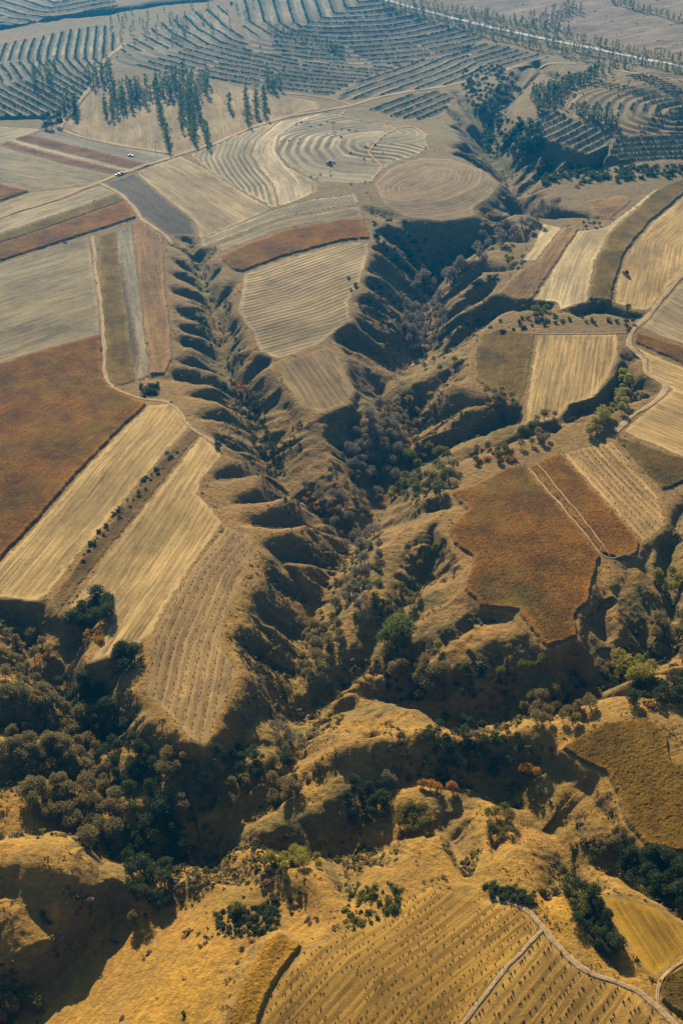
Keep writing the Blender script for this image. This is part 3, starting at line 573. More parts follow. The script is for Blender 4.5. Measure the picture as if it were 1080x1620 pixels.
# ------------------------------------------------------------------ plants
def tube(V, Fc, p0, p1, r0, r1, k=5):
    p0 = np.array(p0, float); p1 = np.array(p1, float); d = p1-p0; d /= np.linalg.norm(d)
    a = np.cross(d, (0.3, .9, .1)); a /= np.linalg.norm(a); b = np.cross(d, a); n = len(V)
    for p, r in ((p0, r0), (p1, r1)):
        for i in range(k):
            t = 2*math.pi*i/k; V.append(p+r*(math.cos(t)*a+math.sin(t)*b))
    for i in range(k): Fc.append((n+i, n+(i+1) % k, n+k+(i+1) % k, n+k+i))
def leaves(centres, radii, per, size, rs, flat=.75):
    c = np.repeat(centres, per, 0); r = np.repeat(radii, per)
    d = rs.standard_normal((len(c), 3)); d /= np.linalg.norm(d, axis=1)[:, None]
    rad = r*rs.uniform(.55, 1.0, len(c)); p = c+d*rad[:, None]*np.array([1, 1, flat])
    n = d+.8*rs.standard_normal((len(c), 3)); n /= np.linalg.norm(n, axis=1)[:, None]
    a = np.cross(n, rs.standard_normal((len(c), 3))); a /= np.linalg.norm(a, axis=1)[:, None]; b = np.cross(n, a)
    s = size*rs.uniform(.6, 1.3, len(c))[:, None]; w = s*rs.uniform(.55, 1, len(c))[:, None]
    v = np.stack([p-a*s-b*w*.4, p-a*s*.1-b*w, p+a*s+b*w*.2, p+a*s*.1+b*w], 1).reshape(-1, 3)
    return v, np.arange(len(v)).reshape(-1, 4)
def tree_meshes(kind, seed, h, w, nclump, per, lsz, lean=.1, trunk_h=.35, column=False):
    rs = np.random.default_rng(seed); V, Fc = [], []
    th = h*trunk_h; tr = h*.022+.06
    top = np.array([rs.normal()*lean*h*.4, rs.normal()*lean*h*.4, th])
    tube(V, Fc, (0, 0, -.5), top, tr*1.5, tr); cen, rad = [], []
    if column:
        tube(V, Fc, top, (top[0], top[1], h*.9), tr, tr*.2)
        for i in range(nclump):
            f = (i+rs.uniform())/nclump; z = th*.7+(h-th*.7)*f; ww = w*.5*(math.sin(math.pi*min(1, .18+f*.82))**.7)
            a = rs.uniform(0, 6.28); cen.append((math.cos(a)*ww*.45, math.sin(a)*ww*.45, z)); rad.append(ww*.62+.15)
    else:
        ga = rs.uniform(0, 6.28)
        for i in range(nclump):
            a = ga+i*2.4; el = math.acos(1-1.45*(i+.5)/nclump); rr = rs.uniform(.5, .78)
            x = math.sin(el)*math.cos(a)*w*.5*rr*rs.uniform(.8, 1.2); y = math.sin(el)*math.sin(a)*w*.5*rr*rs.uniform(.8, 1.2); z = th+(h-th)*(.42+.42*math.cos(el)*rr/.6)
            cen.append((x+top[0], y+top[1], z)); rad.append(w*rs.uniform(.15, .25))
        for i in range(min(6, nclump)):
            c = cen[int(i*nclump/6)]; tube(V, Fc, top*.92, (c[0], c[1], c[2]), tr*.55, tr*.12, 4)
    lv, lf = leaves(np.array(cen), np.array(rad), per, lsz, rs)
    return (np.array(V), np.array(Fc)), (lv, lf)
M_BARK = simple_mat('bark', (.06, .045, .03), (.16, .12, .085), 3, 0)
LM = {
 'bare': leaf_mat('bare_twigs', (.11, .10, .075), (.32, .28, .20), (.25, .20, .14), .3),
 'green': leaf_mat('green_leaves', (.04, .06, .014), (.19, .22, .04), (.21, .17, .035), .45),
 'dark': leaf_mat('dark_leaves', (.018, .035, .016), (.085, .12, .035), (.08, .09, .028), .35),
 'olive': leaf_mat('olive_leaves', (.09, .085, .03), (.32, .27, .09), (.27, .19, .07), .4),
 'bright': leaf_mat('bright_leaves', (.11, .14, .02), (.42, .38, .05), (.36, .29, .04), .45),
 'autumn': leaf_mat('autumn_leaves', (.22, .10, .012), (.58, .33, .03), (.42, .18, .02), .4),
 'poplar': leaf_mat('poplar_leaves', (.028, .055, .02), (.13, .18, .045), (.19, .18, .045), .4),
}
PROTO = {}
def proto(kind, lod):
    """mesh data of three or four variants of a kind: list of (trunk mesh, crown mesh)"""
    if (kind, lod) in PROTO: return PROTO[(kind, lod)]
    out = []
    for v in range(4):
        hi = lod == 0; sd = hash((len(kind), ord(kind[0]), lod, v)) % 9999
        if kind == 'poplar': t, c = tree_meshes(kind, sd, 12, 5.4+.7*v, 12 if hi else 8, 34 if hi else 18, .42 if hi else .62, 0, .14, True)
        else: t, c = tree_meshes(kind, sd, 8, 6.2+.5*v, (30, 16)[lod], (46, 26)[lod], (.27, .46)[lod]*(1.0 if kind != 'bare' else .85), .12, .28)
        ms = []
        for nm, (vv, ff), mt in (('trunk', t, M_BARK), ('crown', c, LM[kind])):
            o = mk(nm, vv, ff, mt); me = o.data; bpy.data.objects.remove(o); ms.append(me)
        out.append(ms)
    PROTO[(kind, lod)] = out; return out
def add_tree(name, kind, x, y, z, hgt, label, cat, group, slim=1.0):
    far = math.hypot(x, y) > 620; var = random.randrange(4); tm, cm = proto(kind, 1 if far else 0)[var]
    base_h = 12 if kind == 'poplar' else 8; s = hgt/base_h
    r = bpy.data.objects.new(name, None); COL.objects.link(r); r.location = (x, y, z-.1); r.rotation_euler = (0, 0, random.uniform(0, 6.28)); slim *= random.choice((.75, .95, 1.1, 1.25)); r.scale = (s*slim*random.uniform(.85, 1.15), s*slim*random.uniform(.85, 1.15), s); r.rotation_euler.x = random.uniform(-.06, .06)
    tag(r, label, cat, group)
    for nm, me in (('trunk', tm), ('crown', cm)):
        o = bpy.data.objects.new(nm, me); COL.objects.link(o); o.parent = r
    return r
def inpoly_random(poly, n):
    p = np.array(poly, float); lo, hi = p.min(0), p.max(0); pts = []
    while len(pts) < n:
        c = rng.uniform(lo, hi, (400, 2)); c = c[inside(c[:, 0], c[:, 1], p)]; pts += [tuple(q) for q in c]
    # spread: best candidate
    res = [pts[0]]; pool = np.array(pts[:max(n*4, 40)]) if len(pts) > n*2 else np.array(pts)
    for i in range(n-1):
        cand = pool[rng.integers(0, len(pool), 7)]; rr = np.array(res)
        d = ((cand[:, None, :]-rr[None])*np.array([1, 1.6]))**2; res.append(tuple(cand[d.sum(-1).min(1).argmax()]))
    return res
BUSH = {}
def bush_mesh(kind, v, far):
    k = (kind, v, far)
    if k not in BUSH:
        rs = np.random.default_rng(500+v); n = 5 if far else 9
        cen = np.stack([rs.normal(0, .42, n), rs.normal(0, .42, n), rs.uniform(.3, .95, n)], 1); lv, lf = leaves(cen, rs.uniform(.4, .65, n), 16 if far else 42, .26 if far else .15, rs)
        o = mk('shrub', lv, lf, LM[kind]); BUSH[k] = o.data; bpy.data.objects.remove(o)
    return BUSH[k]
def add_bush(name, kind, x, y, z, s, label, group, cat='shrub'):
    o = bpy.data.objects.new(name, bush_mesh(kind, random.randrange(4), math.hypot(x, y) > 620)); COL.objects.link(o)
    o.location = (x, y, z-.15*s); o.rotation_euler = (0, 0, random.uniform(0, 6.28)); o.scale = (s, s*random.uniform(.8, 1.2), s*random.uniform(.8, 1.1)); return tag(o, label, cat, group)
# kind, name, polygon, count, height range, label, group
REQ = []
def places(label, xs, ys):
    """one wording per member of a cluster, by where it stands in the photograph"""
    n = len(xs)
    if n == 1: return [label]
    xs = np.array(xs); ys = np.array(ys)
    if n <= 9:
        rk = np.empty(n, int); rk[np.argsort(xs)] = np.arange(n); W_ = ['first', 'second', 'third', 'fourth', 'fifth', 'sixth', 'seventh', 'eighth', 'ninth']
        suf = [W_[r]+' from left' for r in rk]
    else:
        def cut3(a, names):
            q = np.quantile(a, [1/3, 2/3]); return [names[int(v > q[0])+int(v > q[1])] for v in a]
        if n > 45:
            qs = np.quantile(ys, [.2, .4, .6, .8]); rowsn = [['topmost', 'upper', 'central', 'lower', 'bottom'][int((v > qs).sum())] for v in ys]
        else: rowsn = cut3(ys, ['upper', 'central', 'lower'])
        suf = [a+' '+b for a, b in zip(rowsn, cut3(xs, ['left', 'middle', 'right']))]
        suf = ['at its '+t+' end' if 'central middle' not in t else 'at its very centre' for t in suf]
    out = []
    for t in suf:
        w = (label+', '+t).split(); out.append(' '.join(w) if len(w) <= 16 else ' '.join(label.split()[:16-len(t.split())]).rstrip(',')+', '+t)
    return out
def C(kind, name, poly, n, h0, h1, label, group=None):
    pts = inpoly_random(P(poly), n) if poly.count(' ') > 1 else P(poly)
    x, y, z = hit([p[0] for p in pts], [p[1] for p in pts]); lab = places(label, [p[0] for p in pts], [p[1] for p in pts])
    for i in range(len(pts)):
        hh = random.uniform(h0, h1)*random.choice((.7, .85, .95, 1.0)); h0_, h1_ = h0*.87, h1*.87
        if len(pts) > 9 and h1-h0 > .5: t_ = 'taller ' if hh > (h0_+h1_)/2 else 'smaller '; w_ = (t_+lab[i]).split(); lab[i] = ' '.join(w_) if len(w_) <= 16 else lab[i]
        REQ.append((hh/math.hypot(x[i], y[i], H0), kind, name, x[i], y[i], z[i], hh, lab[i], group or (label if len(pts) > 1 else None)))
def plant_all():
    for name in sorted({r[2] for r in REQ}):
        rr = sorted([r for r in REQ if r[2] == name], key=lambda r: -r[0])
        for r in rr[:300]:
            (add_bush if name == 'shrub' else add_tree)(name, r[1], *r[3:7], r[7], *((r[8],) if name == 'shrub' else ('tree', r[8])))
        rest = rr[300:]
        if not rest: continue
        vs, fs, ms, off = [], [], [], 0; kinds = sorted({r[1] for r in rest})
        for r in rest:
            v_ = random.randrange(4); a = random.uniform(0, 6.28); ca, sa = math.cos(a), math.sin(a)
            meshes = [(bush_mesh(r[1], v_, True), r[1], r[6])] if name == 'shrub' else [(proto(r[1], 1)[v_][0], 'bark', r[6]/8), (proto(r[1], 1)[v_][1], r[1], r[6]/8)]
            for me, mk_, sc in meshes:
                v, f = md(me); v = v*sc; v = np.stack([v[:, 0]*ca-v[:, 1]*sa+r[3], v[:, 0]*sa+v[:, 1]*ca+r[4], v[:, 2]+r[5]-.1], 1)
                vs.append(v); fs.append(f+off); off += len(v); ms.append(np.full(len(f), 0 if mk_ == 'bark' else kinds.index(mk_)+1))
        o = mk('far_shrubs' if name == 'shrub' else 'far_woodland', np.concatenate(vs), np.concatenate(fs), M_BARK); o['kind'] = 'stuff'
        o['label'] = 'smaller shrubs scattered over the gully slopes' if name == 'shrub' else 'smaller leafy trees filling the gullies farther off'
        for k in kinds: o.data.materials.append(LM[k])
        o.data.polygons.foreach_set('material_index', np.concatenate(ms).astype(np.int32))
def md(me):
    v = np.zeros(len(me.vertices)*3, np.float32); me.vertices.foreach_get('co', v); f = np.zeros(len(me.loops), np.int32); me.loops.foreach_get('vertex_index', f); return v.reshape(-1, 3), f.reshape(-1, 4)
BT, GT, DS = 'bare_tree', 'broadleaf_tree', 'shrub'
C('bare', BT, "860,325 838,350 800,362 755,378 715,415 660,435 632,485 640,530 652,560 690,560 705,505 700,455 765,415 805,388 860,358 890,322", 105, 6, 9.5, 'leafless grey tree in the crowded belt on the upper ravine floor', 'leafless trees along the upper ravine floor')
C('dark', DS, "585,335 640,350 700,395 690,430 640,440 590,400", 34, 1.6, 3, 'dark green bush on the shaded slope right of the stubble peninsula')
C('autumn', DS, "590,390 640,400 680,440 620,450", 7, 1.2, 2.0, 'small orange bush on the shaded slope right of the stubble peninsula')
C('autumn', DS, "565,455 600,460 650,500 640,520 600,500", 6, 1.1, 1.9, 'small yellow orange bush on the peninsula slope above the grey trees')
C('dark', DS, "550,440 600,450 660,500 660,540 600,520 560,480", 26, 1.3, 2.6, 'dark bush on the peninsula slope above the grey trees')
C('green', GT, "800,408 826,408 830,422 806,424", 6, 4, 6, 'round green tree in the hollow at the tip of the light strip field')
C('dark', DS, "745,445 785,432 790,440 750,455", 12, 1.4, 2.4, 'dark green bush in the short side gully left of the brown strip field')
C('green', GT, "822,488 862,484 865,500 835,508", 9, 4, 6.5, 'green tree in the dark gully just above the square stubble field')
C('green', GT, "945,485 958,480 958,498 945,500", 4, 4, 6, 'green tree in the gully end below the olive strip field')
C('dark', GT, "985,492 1004,492 1004,518 978,520", 6, 3.5, 5.5, 'dark green tree where the gully meets the winding dirt road')
C('green', GT, "918,350 950,348 950,360 920,362", 6, 3, 4.5, 'green tree in the hollow beside the small brown field')
C('dark', DS, "720,500 800,505 900,500 980,508 960,520 860,518 760,530 715,530", 34, 1.3, 2.5, 'dark bush on the floor of the gully above the square stubble field')
C('bright', GT, "918,695 935,680 955,655 978,640 982,600 995,602 992,640 970,665 945,690", 22, 6, 9, 'sunlit yellow green tree in the row beside the rows of stooks')
C('olive', GT, "718,574", 1, 5, 5, 'lone round olive tree with a long shadow on the grass hump left of the brown field')
C('green', GT, "695,588", 1, 5, 5, 'small green tree on the grass hump left of the brown field, lower of the pair')
C('olive', GT, "671,584", 1, 6, 6, 'olive tree at the top of the rounded dark hillock by the ravine floor')
C('green', GT, "681,650", 1, 5, 5, 'lone tree with a round shadow on the open grass slope below the hillock')
C('autumn', DS, "679,624", 1, 2.6, 2.6, 'single bright yellow bush beside the rounded hillock')
C('olive', GT, "758,628 800,612 822,640 810,668 775,662", 14, 4, 6.5, 'olive green tree on the grass ridge left of the square stubble field')
C('olive', GT, "812,688 845,668 880,655 885,672 860,705 820,716", 18, 4, 6.5, 'olive tree in the deep gully below the square stubble field')
C('autumn', DS, "750,712 800,708 810,728 750,738", 7, 1.5, 2.6, 'orange bush in the gully above the big corn field')
C('green', GT, "740,712 800,705 815,722 745,742", 9, 3.5, 5.5, 'green tree in the gully above the big corn field')
C('green', GT, "640,722 700,712 722,745 690,790 640,795 630,750", 30, 5, 8, 'leafy green tree in the grove where the side gully joins the ravine')
C('bright', GT, "612,780 622,775 624,790 614,792", 3, 5, 6, 'bright green tree at the lower edge of the ravine grove')
C('bare', BT, "548,690 600,640 632,660 640,700 625,760 600,800 560,790 545,740", 52, 5, 8.5, 'leafless grey tree on the middle ravine floor beside the green grove', 'leafless trees along the middle ravine floor')
C('olive', GT, "600,640 660,640 660,700 640,720 610,700", 22, 5, 8, 'olive grey tree on the ravine floor above the green grove')
C('bare', BT, "480,770 540,790 600,840 600,900 575,960 545,960 560,880 500,820", 40, 4, 7, 'leafless grey tree on the narrow ravine floor left of the corn field', 'leafless trees along the narrow ravine floor')
C('autumn', DS, "470,770 520,790 560,860 540,870 490,810", 9, 1.5, 2.6, 'orange bush at the foot of the west bank spurs')
C('green', DS, "560,830 600,850 600,960 560,980", 16, 1.5, 3, 'green bush on the narrow ravine floor left of the corn field')
C('green', GT, "645,860 700,858 700,880 662,905 640,895", 11, 4, 6, 'green tree in the wooded hollow left of the corn field')
C('green', GT, "615,935 655,915 668,950 640,980 612,975", 13, 4, 6.5, 'green tree in the branching gully below the wooded hollow')
C('green', GT, "603,1005 640,1000 645,1040 608,1040", 6, 8, 10.5, 'tall tree with olive green top standing in the deep lower gully')
C('olive', GT, "602,1045 640,1040 640,1075 605,1078", 8, 7, 10, 'tall olive tree at the foot of the lower gully')
C('olive', GT, "640,1065 690,1050 712,1080 700,1110 650,1112", 18, 6, 9, 'grey olive tree in the clump below the grassy spurs')
C('bright', GT, "693,1028", 1, 5.5, 5.5, 'single yellowish tree in the dark gully between two golden spurs')
C('bright', GT, "804,1028", 1, 5, 5, 'yellow green tree high on the slope just under the corn field tip')
C('green', GT, "782,1072 806,1064 860,1048 861,1052", 5, 4.5, 6, 'small green tree on the slope south of the corn field tip')
C('dark', DS, "590,1040 700,1060 800,1050 820,1080 740,1110 620,1110", 34, 1.2, 2.6, 'dark bush in the shaded gullies under the big corn field')
C('dark', GT, "352,612 372,606 376,625 356,630", 4, 5, 7, 'dark green tree in the upper valley left of the orange ones')
C('autumn', GT, "374,612 388,606 392,622 378,626", 4, 4.5, 6.5, 'orange tree in the small clump in the upper valley')
C('dark', GT, "372,645 400,640 445,720 455,765 430,755 395,690", 26, 4, 6, 'dark tree along the upper valley floor below the orange clump')
C('dark', DS, "218,612 250,606 256,622 225,626", 9, 2, 3.6, 'dark green bush at the corner of the rust field by the path')
C('dark', DS, "340,695 362,700 366,712 344,710", 4, 1.6, 2.8, 'green bush in the short hollow by the tip of the stubble field')
C('dark', DS, "300,400 330,440 350,560 400,640 380,640 330,540", 26, .9, 1.8, 'low bush scattered along the thin upper valley')
C('olive', GT, "470,985 535,960 545,1000 510,1060 480,1080", 24, 4, 6.5, 'olive grey tree on the west side of the lower ravine floor')
C('bright', DS, "417,1048", 1, 3, 3, 'bright yellow green bush alone in the shaded west hollow')
C('autumn', DS, "402,1036 408,1034 425,1034 430,1040", 4, 1.6, 2.6, 'orange bush beside the bright bush in the shaded west hollow')
C('dark', GT, "150,940 174,936 178,970 160,992 146,980", 8, 6, 8.5, 'big dark green tree in the bay of the lower stubble field')
C('dark', GT, "108,968 134,964 138,992 112,998", 6, 5, 7.5, 'dark green tree left of the bay in the lower stubble field')
C('autumn', DS, "140,1004 158,1000 160,1014 142,1018", 4, 1.8, 2.8, 'orange bush below the dark trees in the field bay')
C('dark', GT, "186,1036 214,1030 216,1060 192,1068", 7, 6, 8, 'dark green tree below the lower tip of the stubble field')
C('olive', GT, "8,1020 66,1010 90,1060 60,1085 10,1085", 18, 4.5, 7, 'olive tree in the west gully left of the dark trees')
C('olive', 'woodland_tree', "0,1100 70,1090 150,1130 160,1200 190,1260 190,1350 120,1330 60,1290 0,1200", 170, 5, 8.5, 'grey olive tree in the dense wood of the west valley', 'trees of the dense wood in the west valley')
C('dark', GT, "60,1060 150,1080 230,1180 270,1260 200,1270 150,1160", 46, 5, 8, 'dark tree in the shade along the upper edge of the west wood')
C('dark', GT, "200,1280 280,1290 290,1370 240,1430 205,1420", 38, 5, 8, 'dark narrow tree on the shaded bank right of the west wood')
C('olive', GT, "250,1195 330,1205 400,1245 360,1290 300,1300 260,1250", 30, 4.5, 7, 'olive grey tree on the shaded slope under the pointed stook field')
C('dark', GT, "330,1180 420,1190 470,1200 440,1240 380,1235", 20, 4, 6, 'dark tree in the valley below the pointed stook field')
C('bare', BT, "420,1150 470,1140 490,1190 440,1200", 12, 4, 6, 'leafless grey tree where the ravine bends below the pointed stook field')
C('olive', GT, "420,1215 470,1210 480,1260 430,1275", 11, 5, 7.5, 'olive tree beside the golden ridge in the south valley')
C('bright', GT, "425,1350 500,1350 510,1375 430,1378", 11, 4, 6, 'yellow green tree on the south valley floor above the golden slope')
C('green', GT, "213,1462", 1, 7, 7, 'round olive green tree alone on the edge of the golden slope')
C('green', GT, "375,1443", 1, 6.5, 6.5, 'green tree standing alone above the patch of low bushes')
C('dark', GT, "250,1425 270,1415 276,1430 256,1440", 4, 4, 5.5, 'dark tree at the upper edge of the golden slope')
C('dark', DS, "340,1440 440,1425 450,1450 430,1478 345,1480", 60, .9, 1.7, 'small round dark bush in the patch on the golden slope')
C('green', GT, "38,1590 50,1580 60,1590 48,1600", 4, 5, 6.5, 'olive tree at the foot of the bottom left hill')
C('olive', GT, "0,1585 20,1580 25,1610 5,1620", 5, 5, 6.5, 'tree at the bottom left corner of the land')
C('bare', BT, "602,1232 622,1230 620,1248 606,1252", 3, 6, 8, 'leafless grey tree in the shaded south valley under the ridge')
C('autumn', GT, "652,1245 662,1240 700,1254 722,1250 718,1258", 6, 4, 5.5, 'yellow orange tree on the bank of the south valley')
C('dark', GT, "540,1240 600,1240 612,1300 550,1310", 22, 4, 6, 'dark tree on the shaded slope at the head of the south valley')
C('green', GT, "628,1290 672,1275 680,1315 632,1325", 15, 4, 6, 'green tree in the thicket on the south valley floor')
C('autumn', GT, "830,1225 845,1230", 2, 5.5, 6, 'golden tree below the bare scarp east of the ridge')
C('dark', GT, "690,1130 800,1150 830,1180 780,1240 700,1220 660,1170", 40, 4, 6.5, 'dark tree in the deep shaded valley under the spurs')
C('green', GT, "770,1290 802,1285 805,1330 775,1335", 10, 4, 6, 'green tree beside the bare brown scarp in the south')
C('olive', GT, "945,1335 975,1330 978,1350 950,1356", 6, 4, 5.5, 'olive tree in the valley below the rust field')
C('dark', GT, "960,1355 1000,1350 1075,1360 1085,1440 1040,1420 990,1390", 46, 4.5, 7, 'dark green tree in the valley south of the rust field')
C('dark', GT, "890,1410 935,1405 955,1450 978,1500 965,1525 935,1490 905,1450", 44, 3.5, 6, 'dark green tree crowded in the short gully by the dirt road')
C('green', GT, "895,1420 925,1415 935,1450 915,1455", 8, 4, 6, 'lighter green tree at the top of the short gully by the dirt road')
C('olive', GT, "815,1110 870,1100 945,1105 930,1140 860,1150 820,1140", 26, 5, 7.5, 'olive green tree in the thicket behind the two lone trees')
C('dark', GT, "985,1090 1085,1075 1090,1115 1000,1112", 26, 4.5, 7, 'dark tree in the thicket above the rust field')
C('bright', GT, "975,1050 1020,1045 1030,1080 985,1085", 9, 7, 10, 'large sunlit yellow green tree in the southeast valley')
C('olive', GT, "1030,980 1090,970 1090,1050 1035,1050", 18, 5, 8, 'olive tree in the valley at the right edge')
C('bright', GT, "1038,915 1068,908 1072,935 1045,940", 6, 5, 7, 'bright green tree in the gully right of the dark hollow')
C('green', GT, "845,1177", 1, 5.5, 5.5, 'lone crooked green tree on the golden ridge, the nearer one')
C('green', GT, "904,1147", 1, 5, 5, 'lone green tree on the golden ridge, the farther one')
C('autumn', DS, "1000,1100 1080,1090 1085,1120 1010,1118", 9, 1.6, 2.8, 'orange bush in the thicket above the rust field')
C('dark', DS, "760,1400 860,1410 850,1430 770,1420", 16, 1.2, 2.2, 'dark bush along the top edge of the golden stook field')
C('green', DS, "545,1400 640,1395 630,1440 560,1470 540,1460", 46, .8, 1.6, 'low green bush on the grass left of the golden stook field')
C('dark', DS, "860,1110 960,1060 1040,1030 1060,1050 960,1100", 20, 1.4, 2.8, 'dark bush in the shaded southeast hollows')
C('dark', DS, "300,470 220,640 130,800 120,790 210,640", 2, 1, 1.5, 'small dark bush beside the path') if False else None
C('dark', DS, "270,712 285,716 200,812 130,890 125,880 190,800", 44, .8, 1.7, 'dark bush in the weedy strip between the two stubble fields')
C('dark', GT, "725,115 800,105 820,150 790,190 740,175", 80, 4, 7.5, 'dark tree at the head of the far northern ravine')
C('dark', DS, "765,190 850,190 860,240 790,250 760,230", 90, 2.2, 4.5, 'dark green bush in the far northern ravine')
C('dark', DS, "840,262 1000,265 1080,262 1085,280 960,288 850,295", 90, 2, 4.2, 'dark bush on the shaded scarp below the ring terraces')
C('autumn', DS, "700,380 820,300 960,290 960,300 830,330 720,400", 9, 1.4, 2.4, 'rusty bush among the shadows of the northern ravine')
C('dark', GT, "66,190 96,184 102,203 76,206", 9, 6, 9, 'round dark tree at the bend of the dirt road by the sandy field')
plant_all()
# poplars
POP = []
def pop(poly, n, lab):
    for q in inpoly_random(P(poly), n): POP.append((q[0], q[1], lab))
def popline(pts, step, jit, lab):
    w = np.array(P(pts)); d = np.r_[0, np.cumsum(np.hypot(*np.diff(w, axis=0).T))]
    for t in np.arange(0, d[-1], step):
        t += rng.uniform(-.3, .3)*step; POP.append((np.interp(t, d, w[:, 0])+rng.normal()*jit, np.interp(t, d, w[:, 1])+rng.normal()*jit*.5, lab))
A = 'slender dark poplar in the stand on the sandy field'
pop("157,185 160,160 180,142 235,135 242,160 215,170 195,182 175,190", 34, A); pop("240,150 250,125 300,118 332,125 330,150 300,152 275,160", 34, A)
for l in ("250,160 256,195 262,215 270,238", "288,155 287,180 288,205", "296,155 298,185 302,210 312,236", "308,150 314,180 322,205 330,232", "300,150 305,180 308,215"): popline(l, 7, 1.2, A)
popline("388,150 390,170 392,198", 9, .5, 'poplar in the thin row at the right end of the sandy field'); popline("404,152 406,195", 9, .5, 'poplar in the thin row at the right end of the sandy field'); popline("418,152 420,192", 9, .5, 'poplar in the thin row at the right end of the sandy field')
pop("362,164 366,168 366,174 362,174", 2, 'pair of poplars alone on the sandy field')
B_ = 'poplar in the far rows left of the middle road'
pop("135,118 170,95 176,120 150,138", 14, B_); pop("100,165 125,160 120,185 100,185", 9, B_); pop("50,90 90,95 80,140 50,135", 14, B_); pop("180,20 300,15 300,50 220,70 170,70", 30, B_); pop("262,35 300,30 292,75 270,72", 16, B_); popline("425,48 480,62 540,85", 3.4, 2.2, B_)
pop("300,10 400,8 420,40 330,50", 10, B_); pop("420,120 445,122 445,146 425,146", 8, B_)
D_ = 'poplar in the shelter belt beside the pale highway'
popline("605,6 700,30 780,52 860,70 940,88 1020,104 1090,118", 3.8, 1.6, D_); popline("600,14 700,38 780,62 860,80 930,97 1000,112", 4.6, 2.2, D_); popline("640,0 700,16 780,36 860,54 940,70 1020,88 1090,100", 5, 2.0, D_); popline("740,20 800,34 850,44 900,50", 4, 3, D_)
pop("835,30 905,5 925,22 860,48", 34, D_); popline("965,4 1000,14 1040,24 1085,38", 4, 1.6, D_)
E_ = 'poplar in the belt left of the ring terraces'
popline("842,160 870,150 900,140 940,124 968,110", 4.5, 2, E_); popline("848,172 885,150 930,130", 4.5, 2, E_); popline("912,180 940,190 978,206", 5, 1.5, E_); pop("842,150 880,140 885,178 850,180", 18, E_)
px_, py_ = np.array([p[0] for p in POP]), np.array([p[1] for p in POP]); X, Y, ZZ = hit(px_, py_); order = np.argsort(Y)
rest = []; PL = {}
for lab in {POP[i][2] for i in order[:300]}:
    ii = [i for i in order[:300] if POP[i][2] == lab]; PL.update(zip(ii, places(lab, px_[ii], py_[ii])))
for j, i in enumerate(order):
    hgt = random.uniform(9, 15) if py_[i] > 118 else random.uniform(4.5, 9.5)
    if j < 300: add_tree('poplar_tree', 'poplar', X[i], Y[i], ZZ[i], hgt, PL[i], 'tree', POP[i][2].replace('poplar', 'poplars', 1))
    else: rest.append((X[i], Y[i], ZZ[i], hgt))
def scatter(name, src, items, mat, label):
    """many small copies as ONE mesh; src: list of (verts, faces); items: x, y, z, scale, rotation"""
    V, Fs, off = [], [], 0; items = np.array(items)
    which = rng.integers(0, len(src), len(items))
    for k, (v, f) in enumerate(src):
        it = items[which == k]
        if not len(it): continue
        c, s_ = np.cos(it[:, 4]), np.sin(it[:, 4]); s = it[:, 3]
        x = (v[None, :, 0]*c[:, None]-v[None, :, 1]*s_[:, None])*s[:, None]+it[:, 0:1]; y = (v[None, :, 0]*s_[:, None]+v[None, :, 1]*c[:, None])*s[:, None]+it[:, 1:2]; z = v[None, :, 2]*s[:, None]+it[:, 2:3]
        V.append(np.stack([x, y, z], -1).reshape(-1, 3)); Fs.append((f[None]+np.arange(len(it))[:, None, None]*len(v)+off).reshape(-1, f.shape[1])); off += len(V[-1])
    o = mk(name, np.concatenate(V), np.concatenate(Fs), mat); o['kind'] = 'stuff'; o['label'] = label; return o
def md(me):
    v = np.zeros(len(me.vertices)*3, np.float32); me.vertices.foreach_get('co', v); f = np.zeros(len(me.loops), np.int32); me.loops.foreach_get('vertex_index', f); return v.reshape(-1, 3), f.reshape(-1, 4)
if rest: scatter('poplar_belt', [md(p[1]) for p in proto('poplar', 1)], [(x, y, z, h/12, random.uniform(0, 6.28)) for x, y, z, h in rest], LM['poplar'], 'distant belts of poplars along the highway and far fields')
# shrubs planted along the terraces
def onrows(fi, spc, step, keep, jit=.3, phase=0.0):
    pw, gw = FW[fi]; lo, hi = pw.min(0), pw.max(0); wlim = hw(hi[1]); lo[0] = max(lo[0], -wlim); hi[0] = min(hi[0], wlim)
    n = int((hi-lo).prod()*1.6*(2.2/step)); x = rng.uniform(lo[0], hi[0], n); y = rng.uniform(lo[1], hi[1], n)
    k = inside(x, y, pw) & (np.abs(x) < hw(y)*.98); x, y = x[k], y[k]; g = [tuple(v) for v in gw]
    if not FIELDS[fi][1].startswith('ring'):
        e0 = np.array(g[0])-np.array(g[1]); e0 /= np.linalg.norm(e0); e1 = np.array(g[-1])-np.array(g[-2]); e1 /= np.linalg.norm(e1)
        g = [tuple(np.array(g[0])+e0*400)]+g+[tuple(np.array(g[-1])+e1*400)]
    du, _, v, sd = seg_dist(x, y, g); u = du*(1 if FIELDS[fi][1].startswith('ring') else sd)
    kk = np.rint((u-phase)/spc); near = np.abs(u-phase-kk*spc) < .3+.015*spc
    x, y, v, kk = x[near], y[near], v[near], kk[near].astype(int); jj = np.floor(v/step).astype(int)
    _, ui = np.unique(kk*100000+jj, return_index=True); x, y = x[ui], y[ui]
    ok = (vnoise(x/14, y/14, 5)*.5+.5+rng.uniform(-.35, .35, len(x))) < keep*1.1; x, y = x[ok], y[ok]
    return x+rng.normal(0, jit*.5, len(x)), y+rng.normal(0, jit*.5, len(x))
SH = []
